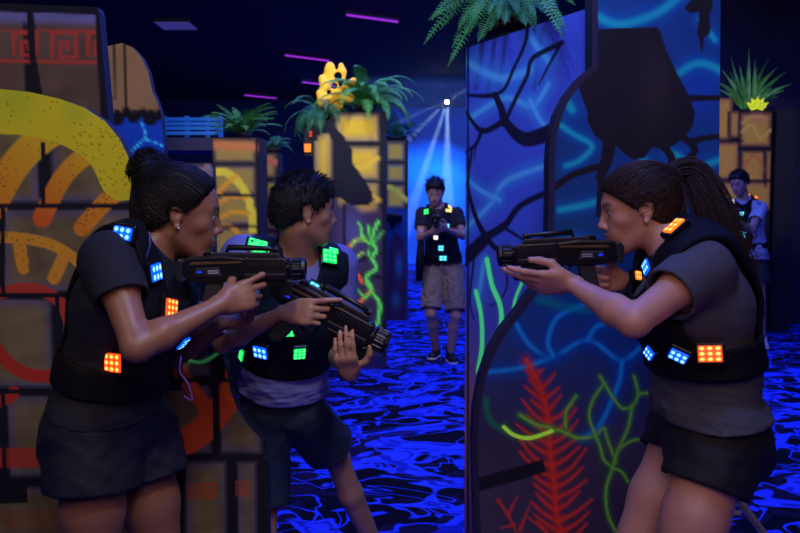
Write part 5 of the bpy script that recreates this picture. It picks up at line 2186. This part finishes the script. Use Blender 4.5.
# ---------------------------------------------------------------- right woman
gunC = copy_tree(gun0)
GC = P(569, 255, 1.90)
place_gun(gunC, GC, (-1, 0.02, -.03), s=.90)
cat(gunC, 'black laser gun raised to the face of the ponytailed woman', 'laser gun', 'laser guns')
JC = dict(fwd=(-.93, -.34, -.14), pfwd=(-.93, -.36, 0), pelvis=P(707, 432, 1.87), waist=P(705, 372, 1.86), chest=P(696, 305, 1.84), neck=P(683, 245, 1.88),
          head=P(639, 209, 1.93), hf=(-.98, .13, -.18), hu=(-0.20, 0, 1), hs=.92,
          shL=P(702, 270, 1.74), elL=P(634, 322, 1.62), wrL=P(572, 284, 1.81),
          shR=P(664, 262, 2.04), elR=P(660, 335, 2.12), wrR=P(622, 280, 1.99),
          hipL=P(718, 440, 1.79), knL=P(670, 600, 1.70), anL=P(690, 760, 1.95), hipR=P(690, 436, 1.95), knR=P(628, 560, 1.88), anR=P(650, 700, 2.1))
C_ = Person(JC, True, (0.56, 0.28, 0.20), 1.0, .0042, build=.90)
C_.nail = (0.02, 0.01, 0.02)
C_.add_hand(C_.J['wrL'], (-1, .02, .06), (0, .75, .65), (0, -.6, .8), [(0, 8, 6), (6, 16, 12), (22, 40, 36), (30, 48, 40)], sc=.93,
            thumb=((0.75, 0.35, 0.55), (0.97, 0.0, 0.25), (0.98, -.05, 0.10)))
C_.add_hand(C_.J['wrR'], (-1, -.25, .05), (0.1, -1, 0), (0, 0, 1), [(35, 50, 30), (50, 62, 40), (50, 64, 40), (52, 64, 40)], sc=.90,
            thumb=((0.6, 0.6, 0.4), (0.8, 0.3, 0.6), (0.9, 0.1, 0.6)))
C_.body()
grey = mat('grey_tshirt', (0.060, 0.062, 0.085), .85, bump=.2, bscale=500)
C_.shirt(grey, sleeve=.50, hem=.055, loose=.006, fold=.006)
C_.shorts(mat('black_shorts', (0.005, 0.005, 0.010), .75, bump=.2, bscale=400), hemL=.30, hemR=.20, top=.10, flare=.010, off=.008)
C_.vest(M['vest'], M['webbing'], bottom=.19, belt=(.175, .25), hole=.078, neck=.060, half=.15, off=.036, belt_off=.036)
cat(C_.root, 'woman with long brown ponytail in grey t-shirt aiming left', 'person', 'laser tag players')
for x, y, c, w, h, r in ((676, 230, 'amber', .050, .026, 28), (651, 266, 'blue', .024, .036, -8), (636, 247, 'amber', .024, .026, 0), (635, 277, 'amber', .016, .022, 0),
                         (653, 351, 'blue', .026, .036, 0), (680, 352, 'blue', .040, .036, 0), (710, 354, 'orange', .050, .036, 0)):
    C_.led(x, y, c, w, h, r, zmax=.85 if c == 'amber' else .62)
hd = C_.head
hm_brown = hair_mat('brown_hair', (0.030, 0.014, 0.010), (1.2, 3, 3))
tie = P(670, 175, 1.95)
f, lo, hi = hair_cap(hd, .013, pull=(0, -.10, .07), groove=.0008, freq=50, line=((.088, .054), (.014, -.008)), nape=((.014, -.008), (-.050, -.075)),
                     extra=[Prim(hd.W(0, -.075, .06), tie, .035, .022, k=.02), Prim(P(688, 171, 1.96), P(701, 187, 1.93), .012, .016, k=.01),
                            Prim(P(701, 187, 1.93), P(714, 215, 1.90), .016, .017, k=.01), Prim(P(714, 215, 1.90), P(727, 246, 1.88), .017, .010, k=.01)])
sdf_object('hair', f, lo, hi, .0034, hm_brown, C_.root)
strands('combed_locks', combed(f, hd, (0, -.10, .068), 900, 22, lift=.003), .0009, .0007, hm_brown, C_.root)
ht = MB().lathe_x([(-.007, .019), (-.004, .023), (.004, .023), (.007, .019)], 20).build('hair_tie', M['black_rubber'], C_.root)
ht.matrix_parent_inverse = parent_matrix(C_.root).inverted()
ht.matrix_basis = Matrix.Translation(Vector(tie + V(.002, 0, .002)))
spine = [tie, P(688, 170, 1.96), P(701, 186, 1.93), P(714, 214, 1.90), P(728, 244, 1.88), P(739, 272, 1.87), P(746, 298, 1.86)]
sp = smooth_path(spine, 6)
pts = []
for i in range(1500):
    n = len(sp)
    end = rr.randint(int(n * .55), n - 1)
    o1, o2 = rr.gauss(0, 1), rr.gauss(0, 1)
    ph = rr.uniform(0, 6.28)
    lst = []
    for q in range(0, end + 1, 2):
        t = q / (n - 1)
        tg = unit(sp[min(q + 1, n - 1)] - sp[max(q - 1, 0)])
        a = unit(np.cross(tg, V(0, 1, 0)))
        wd = .009 + .016 * math.sin(min(1, t * 1.35) * math.pi * .62)
        lst.append(sp[q] + a * (o1 * wd * .75 + .010 * t * math.sin(13 * t + ph)) + V(0, 1, 0) * (o2 * wd * .6))
    pts.append(lst)
strands('ponytail', pts, .0012, .0005, hm_brown, C_.root)
pts = []
for i in range(60):
    t = rr.random()
    q = hd.W(.05 * rr.uniform(-1, 1), .05 + .03 * rr.random(), .085 - .02 * rr.random())
    e = hd.W(.085 * rr.choice((-1, 1)), -.02, .02)
    pts.append([q, (q + e) / 2 + hd.U * .02 + hd.S * rr.uniform(-.02, .02), e])
strands('loose_strands', pts[:14], .0006, .0004, hm_brown, C_.root)

# ---------------------------------------------------------------- man in the distance, centre
s_ = 105
JD = dict(fwd=(-.10, -1, -.05), pelvis=P(443, 262, 7.42), waist=P(442, 250, 7.40), chest=P(440, 228, 7.36), neck=P(438, 208, 7.36),
          head=P(435, 192, 7.28), hf=(-.10, -1, -.45), hu=(0, -.4, 1), hs=1.0,
          shR=P(423, 214, 7.36), elR=P(420, 238, 7.22), wrR=P(432, 232, 7.02), shL=P(456, 214, 7.36), elL=P(463, 236, 7.24), wrL=P(446, 229, 7.00),
          hipR=P(434, 270, 7.42), knR=P(431, 313, 7.30), anR=P(436, 352, 7.55), hipL=P(452, 270, 7.42), knL=P(456, 316, 7.26), anL=P(450, 357, 7.34))
D_ = Person(JD, False, (0.46, 0.27, 0.20), 1.0, .009, build=.98)
D_.add_hand(D_.J['wrR'], (.6, -.7, .35), (.6, .3, .2), (0, 0, 1), [(40, 50, 30)] * 4)
D_.add_hand(D_.J['wrL'], (-.6, -.7, .2), (-.4, .3, .5), (0, 0, 1), [(40, 50, 30)] * 4)
D_.body()
D_.shirt(mat('black_tshirt', (0.01, 0.012, 0.02), .85), sleeve=.6, hem=.0, loose=.01, h=.009)
D_.shorts(mat('khaki_shorts', (0.30, 0.22, 0.15), .8), hemL=.90, hemR=.90, top=.01, flare=.018, off=.014)
D_.vest(M['vest_b'], M['webbing'], bottom=.02, belt=(.02, .09), hole=.09)
cat(D_.root, 'man in khaki shorts aiming from the gap beside the blue board', 'person', 'laser tag players')
for x, y, c, w, h in ((427, 212, 'green', .05, .05), (453, 206, 'yellow', .06, .04), (454, 211, 'yellow', .06, .03), (447, 226, 'cyan', .04, .04),
                      (436, 237, 'white', .04, .04), (443, 258, 'cyan', .07, .045), (441, 248, 'cyan', .05, .05)):
    D_.led(x, y, c, w, h)
f, lo, hi = hair_cap(D_.head, .020, line=((.088, .066), (.020, .006)), nape=((.020, .006), (-.05, -.07)), top=.025, mess=.010)
sdf_object('hair', f, lo, hi, .007, hm_short, D_.root)
short_tips(D_, f, 700, .0022, 1.8)
white = mat('white_sole', (0.7, 0.7, 0.75), .6)
for s, d in (('R', (-.35, -1)), ('L', (.15, -1))):
    build_shoe(D_, s, d, M['black_rubber'], white)
gunD = copy_tree(gun0)
place_gun(gunD, (JD['wrR'] + JD['wrL']) / 2 + V(-.02, -.06, .10), (-.12, -1, .02), s=1.15)
cat(gunD, 'black laser gun held at eye level by the man in khaki shorts', 'laser gun', 'laser guns')
a = P(421, 240, 7.15)
MB().tube([P(421, 240, 7.2), P(420, 262, 7.2), P(419, 280, 7.25)], [.03, .04, .03], 8).build('hanging_strap', M['webbing'], D_.root, world_coords=True, smooth=True)

# ---------------------------------------------------------------- far right man
JE = dict(fwd=(-.75, -.65, -.05), pelvis=P(749, 253, 8.0), waist=P(750, 243, 8.0), chest=P(748, 220, 7.98), neck=P(744, 199, 7.96),
          head=P(739, 183, 7.9), hf=(-.72, -.65, -.35), hu=(-.3, -.2, 1), hs=.98,
          shR=P(734, 208, 7.92), elR=P(727, 228, 7.80), wrR=P(724, 213, 7.62), shL=P(760, 208, 7.92), elL=P(752, 230, 7.68), wrL=P(730, 217, 7.60),
          hipR=P(743, 260, 7.95), knR=P(746, 298, 7.9), anR=P(748, 330, 8.05), hipL=P(757, 260, 8.0), knL=P(760, 298, 7.92), anL=P(763, 338, 8.1))
E_ = Person(JE, False, (0.40, 0.25, 0.22), .96, .009, build=.95)
E_.add_hand(E_.J['wrR'], (-.5, -.7, .2), (.6, .3, .2), (0, 0, 1), [(40, 50, 30)] * 4)
E_.add_hand(E_.J['wrL'], (-.8, -.5, .1), (-.2, .4, .5), (0, 0, 1), [(40, 50, 30)] * 4)
E_.body()
E_.shirt(mat('white_tshirt', (0.42, 0.45, 0.62), .85), sleeve=.6, hem=-.06, loose=.015, h=.009)
E_.shorts(mat('dark_shorts', (0.02, 0.022, 0.04), .8), hemL=.62, hemR=.62, top=.02, flare=.03, off=.02)
E_.vest(M['vest'], M['webbing'], bottom=.05, belt=(.05, .12), hole=.09)
cat(E_.root, 'far man in white t-shirt and dark shorts by the right planter box', 'person', 'laser tag players')
for x, y, c, w, h in ((746, 197, 'amber', .09, .04), (731, 200, 'white', .05, .045), (741, 213, 'cyan', .05, .05), (743, 234, 'cyan', .07, .06), (763, 232, 'violet', .05, .05),
                      (759, 194, 'orange', .04, .03)):
    E_.led(x, y, c, w, h)
f, lo, hi = hair_cap(E_.head, .022, line=((.095, .050), (.012, 0)), nape=((.012, 0), (-.05, -.07)), top=.014, mess=.008)
sdf_object('hair', f, lo, hi, .007, hm_short, E_.root)
short_tips(E_, f, 500, .0022, 1.5)
for s, d in (('R', (-1, -.5)), ('L', (-.3, -1))):
    build_shoe(E_, s, d, white, white)
gunE = copy_tree(gun0)
place_gun(gunE, (JE['wrR'] + JE['wrL']) / 2 + V(.06, .03, .06), (-.9, -.5, .0), s=1.1)
cat(gunE, 'black laser gun held by the far man in the white t-shirt', 'laser gun', 'laser guns')
# muzzle of a hidden player's gun, built as a fixture on the far pillar
a = P(392, 219, 9.96)
mb = MB()
mb.tube([a + V(-.04, 0, .02), a + V(.10, -.10, .0)], .055, 8)
mb.tube([a + V(.0, -.02, -.03), a + V(.0, -.02, -.10)], .03, 6)
mb.build('peeking_gun', M['black_plastic'], pillar4, world_coords=True)



# ================================================================ PLANTS
def leaf_mat(name, color, glow=0.0):
    m = mat(name, color, 0.45, spec=0.4, var=0.3, vscale=12)
    b = m.node_tree.nodes['Principled BSDF']
    b.inputs['Transmission Weight'].default_value = 0.0
    return m


M['fern'] = leaf_mat('fern_green', (0.08, 0.34, 0.06))
M['fern_dark'] = leaf_mat('fern_dark_green', (0.03, 0.16, 0.07))
M['spiky'] = leaf_mat('spiky_green', (0.10, 0.40, 0.08))
M['pot'] = mat('dark_pot', (0.02, 0.02, 0.03), 0.6)


def frond_mesh(specs):
    """specs: (base, direction azimuth, elevation, length, leaflet length, droop, pairs)"""
    Vs, Fs = [], []

    def quad(a, b, c, d):
        n = len(Vs)
        Vs.extend([a, b, c, d])
        Fs.append((n, n + 1, n + 2, n + 3))
    for base, az, el, L, ll, droop, pairs in specs:
        dirh = V(math.cos(az), math.sin(az), 0)
        pts = []
        K = pairs + 2
        p = np.array(base, float)
        e = el
        for i in range(K):
            pts.append(p.copy())
            t = i / (K - 1)
            e = el - droop * (t ** 1.3)
            p = p + (dirh * math.cos(e) + V(0, 0, math.sin(e))) * (L / K)
        side = V(-dirh[1], dirh[0], 0)
        for i in range(K - 1):
            a, b = pts[i], pts[i + 1]
            w = .0035 * (1 - i / K) + .001
            quad(a - side * w, a + side * w, b + side * w * .9, b - side * w * .9)
            u_ = unit(np.cross(side, b - a))
            quad(a - u_ * w, a + u_ * w, b + u_ * w, b - u_ * w)
        for i in range(1, K - 1):
            t = i / (K - 1)
            tg = unit(pts[min(i + 1, K - 1)] - pts[i - 1])
            up = unit(np.cross(side, tg)) * -1
            if up[2] < 0:
                up = -up
            lf = ll * (math.sin(min(1, t * 1.9 + .25) * math.pi / 2)) * (1 - t ** 3) * (1 + .1 * math.sin(i * 7.3))
            wd = L / K * .42
            for s in (-1, 1):
                o = unit(side * s * .9 + tg * .42 + up * -.12)
                q0 = pts[i]
                m_ = q0 + o * lf * .5 + up * .004
                q1 = q0 + o * lf - V(0, 0, lf * .15)
                quad(q0 - tg * wd * .5, q0 + tg * wd * .5, m_ + tg * wd * .6, m_ - tg * wd * .6)
                quad(m_ - tg * wd * .6, m_ + tg * wd * .6, q1 + tg * wd * .12, q1 - tg * wd * .12)
    return np.array(Vs), np.array(Fs)


def pot_at(c, r, h, parent):
    o = MB()
    prof = [(-h, r * .72), (-.02, r), (0, r * 1.05), (0, r * .9)]
    o.lathe_x(prof, 20)
    p = o.build('pot', M['pot'], parent, smooth=True)
    p.rotation_euler = (0, math.radians(-90), 0)
    return p


def fern(name, c, n, L, ll, seed, label, m, az_range=(0, 6.283), pairs=26, pot=(.12, .14), droop=1.6, group=None, el=(0.5, 1.3)):
    r = random.Random(seed)
    root = empty(name, c)
    cat(root, label, 'fern', group)
    sp = []
    for i in range(n):
        az = az_range[0] + (az_range[1] - az_range[0]) * (i + r.random()) / n
        sp.append((V(c[0], c[1], c[2]) + V(math.cos(az), math.sin(az), 0) * .02, az, r.uniform(*el), L * r.uniform(.75, 1.1), ll * r.uniform(.85, 1.1), droop * r.uniform(.8, 1.2), pairs))
    v, f = frond_mesh(sp)
    link('fronds', mesh_np('fronds', v, f), m, root)
    pot_at(c, pot[0], pot[1], root)
    return root


# fern hanging over the blue board
c = (BLUE_TOP_L + BLUE_TOP_R) / 2
root = empty('hanging_fern', P(508, 10, 3.16))
cat(root, 'big green fern spilling over the top of the blue root board', 'fern')
r = random.Random(5)
base = P(508, 10, 3.16)


def aimed(px, py, Y, L_extra=1.0, rise=.10, seed=0):
    """a frond that starts at the crown and ends over the given point"""
    e = P(px, py, Y)
    d = e - base
    mid = base + d * .45 + V(0, 0, rise)
    return [base, base + d * .15 + V(0, 0, rise * .7), mid, base + d * .8 + V(0, 0, rise * .45), e]


def path_frond(path, ll, pairs):
    Vs, Fs = [], []
    pts = smooth_path(path, 12)
    idx = np.linspace(0, len(pts) - 1, pairs + 2)
    pts = np.array([np.array([np.interp(q, np.arange(len(pts)), pts[:, k]) for k in range(3)]) for q in idx])
    K = len(pts)

    def quad(*q):
        n = len(Vs)
        Vs.extend(q)
        Fs.append((n, n + 1, n + 2, n + 3))
    L = np.sum(np.linalg.norm(np.diff(pts, axis=0), axis=1))
    for i in range(K - 1):
        tg = unit(pts[min(i + 1, K - 1)] - pts[max(i - 1, 0)])
        ref = V(0, -1, 0.35)
        side = unit(np.cross(tg, ref))
        up = np.cross(side, tg)
        w = .0028
        a, b = pts[i], pts[i + 1]
        quad(a - side * w, a + side * w, b + side * w, b - side * w)
        quad(a - up * w, a + up * w, b + up * w, b - up * w)
        t = i / (K - 1)
        lf = ll * min(1, .45 + t * 2.2) * (1 - t ** 2.5) * (1 + .12 * math.sin(i * 5.1))
        wd = L / K * .44
        for s in (-1, 1):
            o = unit(side * s + tg * .35 + up * .10)
            m_ = a + o * lf * .55 + up * .003
            q1 = a + o * lf - V(0, 0, lf * .12)
            quad(a - tg * wd * .5, a + tg * wd * .5, m_ + tg * wd * .62, m_ - tg * wd * .62)
            quad(m_ - tg * wd * .62, m_ + tg * wd * .62, q1 + tg * wd * .15, q1 - tg * wd * .15)
    return Vs, Fs


AV, AF = [], []
tips_ = [(424, 44, 2.95, .14), (432, 20, 3.0, .16), (448, 66, 2.9, .10), (440, 30, 3.05, .12), (460, 28, 2.95, .12), (478, 42, 2.88, .06), (470, 22, 2.8, .10),
         (505, 24, 2.72, .05), (526, 26, 2.68, .06), (518, 14, 2.75, .08), (548, 16, 2.62, .08), (563, 38, 2.50, .14), (566, 30, 2.52, .12), (545, 2, 2.7, .1),
         (500, -30, 3.2, .1), (540, -30, 3.1, .1), (460, -20, 3.2, .1), (430, 0, 3.15, .12), (488, 14, 2.8, .07), (455, 8, 3.1, .1), (575, 5, 2.9, .1), (452, 48, 2.98, .12),
         (490, 30, 2.85, .08), (515, 8, 2.8, .06), (530, -5, 2.9, .08), (470, 5, 3.0, .1), (445, 12, 3.0, .13), (556, 10, 2.65, .1), (498, 20, 2.78, .1), (536, 20, 2.66, .1), (482, -10, 3.0, .1), (463, 38, 2.92, .11)]
for k in range(16):
    tips_.append((r.uniform(428, 572), r.uniform(-10, 34), r.uniform(2.72, 3.1), r.uniform(.06, .14)))
for px, py, Y, rise in tips_:
    v, f = path_frond(aimed(px, py, Y, rise=rise), r.uniform(.036, .05), 34)
    AF += [tuple(q + len(AV) for q in ff) for ff in f]
    AV += v
link('fronds', mesh_np('fronds', np.array(AV), np.array(AF)), M['fern'], root, smooth=False)
mb = MB()
for k in range(7):
    a = base + V(r.uniform(-.06, .06), r.uniform(-.03, .03), -.02)
    e = P(480 + k * 6, 32 - k * 2, 3.0)
    mb.tube([a, (a + e) / 2, e], .006, 5)
mb.build('stems', mat('fern_stems', (.18, .09, .04), .7), root, world_coords=True)
p = pot_at(base, .13, .12, root)
p.location = (0, 0, .0)
# shelf that carries the fern's pot, fixed behind the board
a = blueb.world(ub(480, 100)[0], base[2] - .16, .05)
b = blueb.world(ub(560, 100)[0], base[2] - .16, .05)
mb = MB()
nb = -blueb.N * .30
v = [a, b, b + nb, a + nb]
mb._add([q for q in v] + [q + V(0, 0, .02) for q in v], [(0, 1, 2, 3), (4, 7, 6, 5), (0, 4, 5, 1), (1, 5, 6, 2), (2, 6, 7, 3), (3, 7, 4, 0)])
sh = mb.build('plant_shelf', M['edge'])
cat(sh, 'dark shelf behind the top of the blue board under the big fern', 'shelf')

# ferns on the pillars
fern('pillar_fern', P3TOP + V(.08, 0, .05), 52, .60, .085, 11, 'large green fern with arching fronds on top of the drip-painted pillar', M['fern'], pairs=34, pot=(.10, .05), droop=2.0, el=(.35, 1.35))
fern('small_fern', P(323, 119, 7.22) + V(0, 0, .05), 34, .46, .075, 12, 'smaller fern on the left shoulder of the drip-painted pillar', M['fern_dark'], pot=(.08, .05), droop=2.3, el=(.1, 1.0))
fern('far_pillar_fern', P4TOP + V(0, 0, .06), 20, .50, .10, 13, 'dim fern on top of the far yellow and blue pillar', M['fern_dark'], pot=(.13, .06), droop=1.8)
fern('broad_fern', P2TOP + V(.02, 0, .05), 40, .34, .06, 14, 'bright green fern on the box with the yellow wheel arc', M['fern'], pairs=24, pot=(.07, .05), droop=1.2, el=(.4, 1.3))
fern('low_fern', P2BTOP + V(.0, 0, .05), 14, .24, .07, 15, 'little dark fern on the narrow orange box', M['fern_dark'], pairs=12, pot=(.08, .05), droop=1.6)

# yellow coral ornament
r = random.Random(8)
cb = P(333, 104, 7.25)
cp = [Prim(cb, P(333, 90, 7.25), .10, .11, .07, .07, k=.02)]
for (x0, y0), (x1, y1), w in (((333, 92), (325, 84), .05), ((325, 84), (323, 79), .045), ((333, 90), (330, 70), .05), ((330, 72), (330, 66.5), .05), ((336, 92), (342, 72), .05),
                              ((342, 74), (341, 65), .03), ((338, 90), (350, 84), .04), ((350, 86), (354, 80), .03), ((332, 98), (322, 97), .05), ((322, 97), (319, 93), .035),
                              ((336, 96), (348, 98), .05), ((330, 100), (321, 103), .045), ((334, 80), (338, 76), .05), ((347, 90), (352, 96), .035), ((326, 90), (334, 78), .05)):
    cp.append(Prim(P(x0, y0, 7.22), P(x1, y1, 7.2), w, w * .9, k=.02))
for x, y, w in ((338, 76, .035), (334, 86, .03), (341, 84, .026), (329, 92, .022), (344, 92, .025)):
    cp.append(Prim(P(x, y, 6.9), P(x, y, 7.6), w, w, k=.01, sub=True))
f = field(cp)
lo, hi = bounds_of(cp, .03)
co = sdf_object('coral_ornament', lambda p: f(p) - .006 * wav(p, 40, 3), lo, hi, .014,
                fluorescent(mat('yellow_coral', (0.95, 0.55, 0.03), .6, attr='Col'), 'Col', .35), None, 1, lambda v: np.tile((0.95, 0.50, 0.03), (len(v), 1)))
cat(co, 'bright yellow branching coral ornament among the ferns on the drip-painted pillar', 'ornament')

# spiky plant with a yellow flower
root = empty('spiky_plant', P5TOP)
cat(root, 'spiky long-leaved green plant on the right stone-block box', 'plant')
Vs, Fs = [], []
r = random.Random(9)
blades = [(749, 48), (731, 58), (769, 58), (778, 66), (787, 71), (791, 84), (784, 90), (722, 70), (717, 82), (720, 90), (740, 66), (758, 66), (765, 76), (775, 80), (745, 78), (735, 80),
          (727, 95), (778, 97), (755, 60), (762, 90), (742, 92), (730, 72), (772, 88)]
for px, py in blades:
    e = P(px, py, 9.2 + r.uniform(-.35, .35))
    b = P(749 + r.uniform(-5, 5), 110, 9.2 + r.uniform(-.05, .05))
    d = e - b
    s = unit(np.cross(d, V(0, 1, .1)))
    K = 7
    prev = None
    for i in range(K + 1):
        t = i / K
        q = b + d * t + V(0, 0, .10 * math.sin(t * math.pi) * abs(d[0]))
        w = .030 * math.sin(max(.08, min(1, (1 - t) * 1.15)) * math.pi * .55) * (.5 + .5 * min(1, t * 3))
        row = [q - s * w, q + V(0, .012, 0), q + s * w]
        if prev is not None:
            n = len(Vs)
            Vs.extend(prev + row)
            Fs += [(n, n + 1, n + 4, n + 3), (n + 1, n + 2, n + 5, n + 4)]
        prev = row
link('leaves', mesh_np('leaves', np.array(Vs), np.array(Fs)), M['spiky'], root)
pot_at(P5TOP, .14, .02, root)
root = empty('yellow_flower', P(757, 109, 8.98))
cat(root, 'glowing yellow lotus-like flower at the foot of the spiky plant', 'flower')
for i in range(11):
    a = math.radians(-75 + 15 * i)
    L = .15 if i % 2 else .11
    mb = MB()
    y = 8.99 + (.03 if i % 2 else 0)
    o_ = P(757, 109, y)
    tip = o_ + V(math.sin(a), -.05, math.cos(a)) * L
    s = V(math.cos(a), 0, -math.sin(a))
    m1 = o_ + (tip - o_) * .5
    mb._add([o_, m1 - s * .035, tip, m1 + s * .035, m1 + V(0, .03, 0)], [(0, 1, 4), (1, 2, 4), (2, 3, 4), (3, 0, 4)])
    mb.build('petal', mat('yellow_petal', (.8, .85, .05), .5, emit=(.5, .6, .02), estr=.35) if i == 0 else bpy.data.materials['yellow_petal'], root, world_coords=True)

# light for the plants and the pillars
spot('plant_spot', (-0.4, 5.0, 3.8), (-0.4, 7.2, 2.5), 160, (0.75, 1.0, 0.8), 40)
spot('fern_spot', (-0.2, 1.4, 3.9), (0.35, 2.8, 2.2), 42, (0.5, 1.0, 0.75), 30)
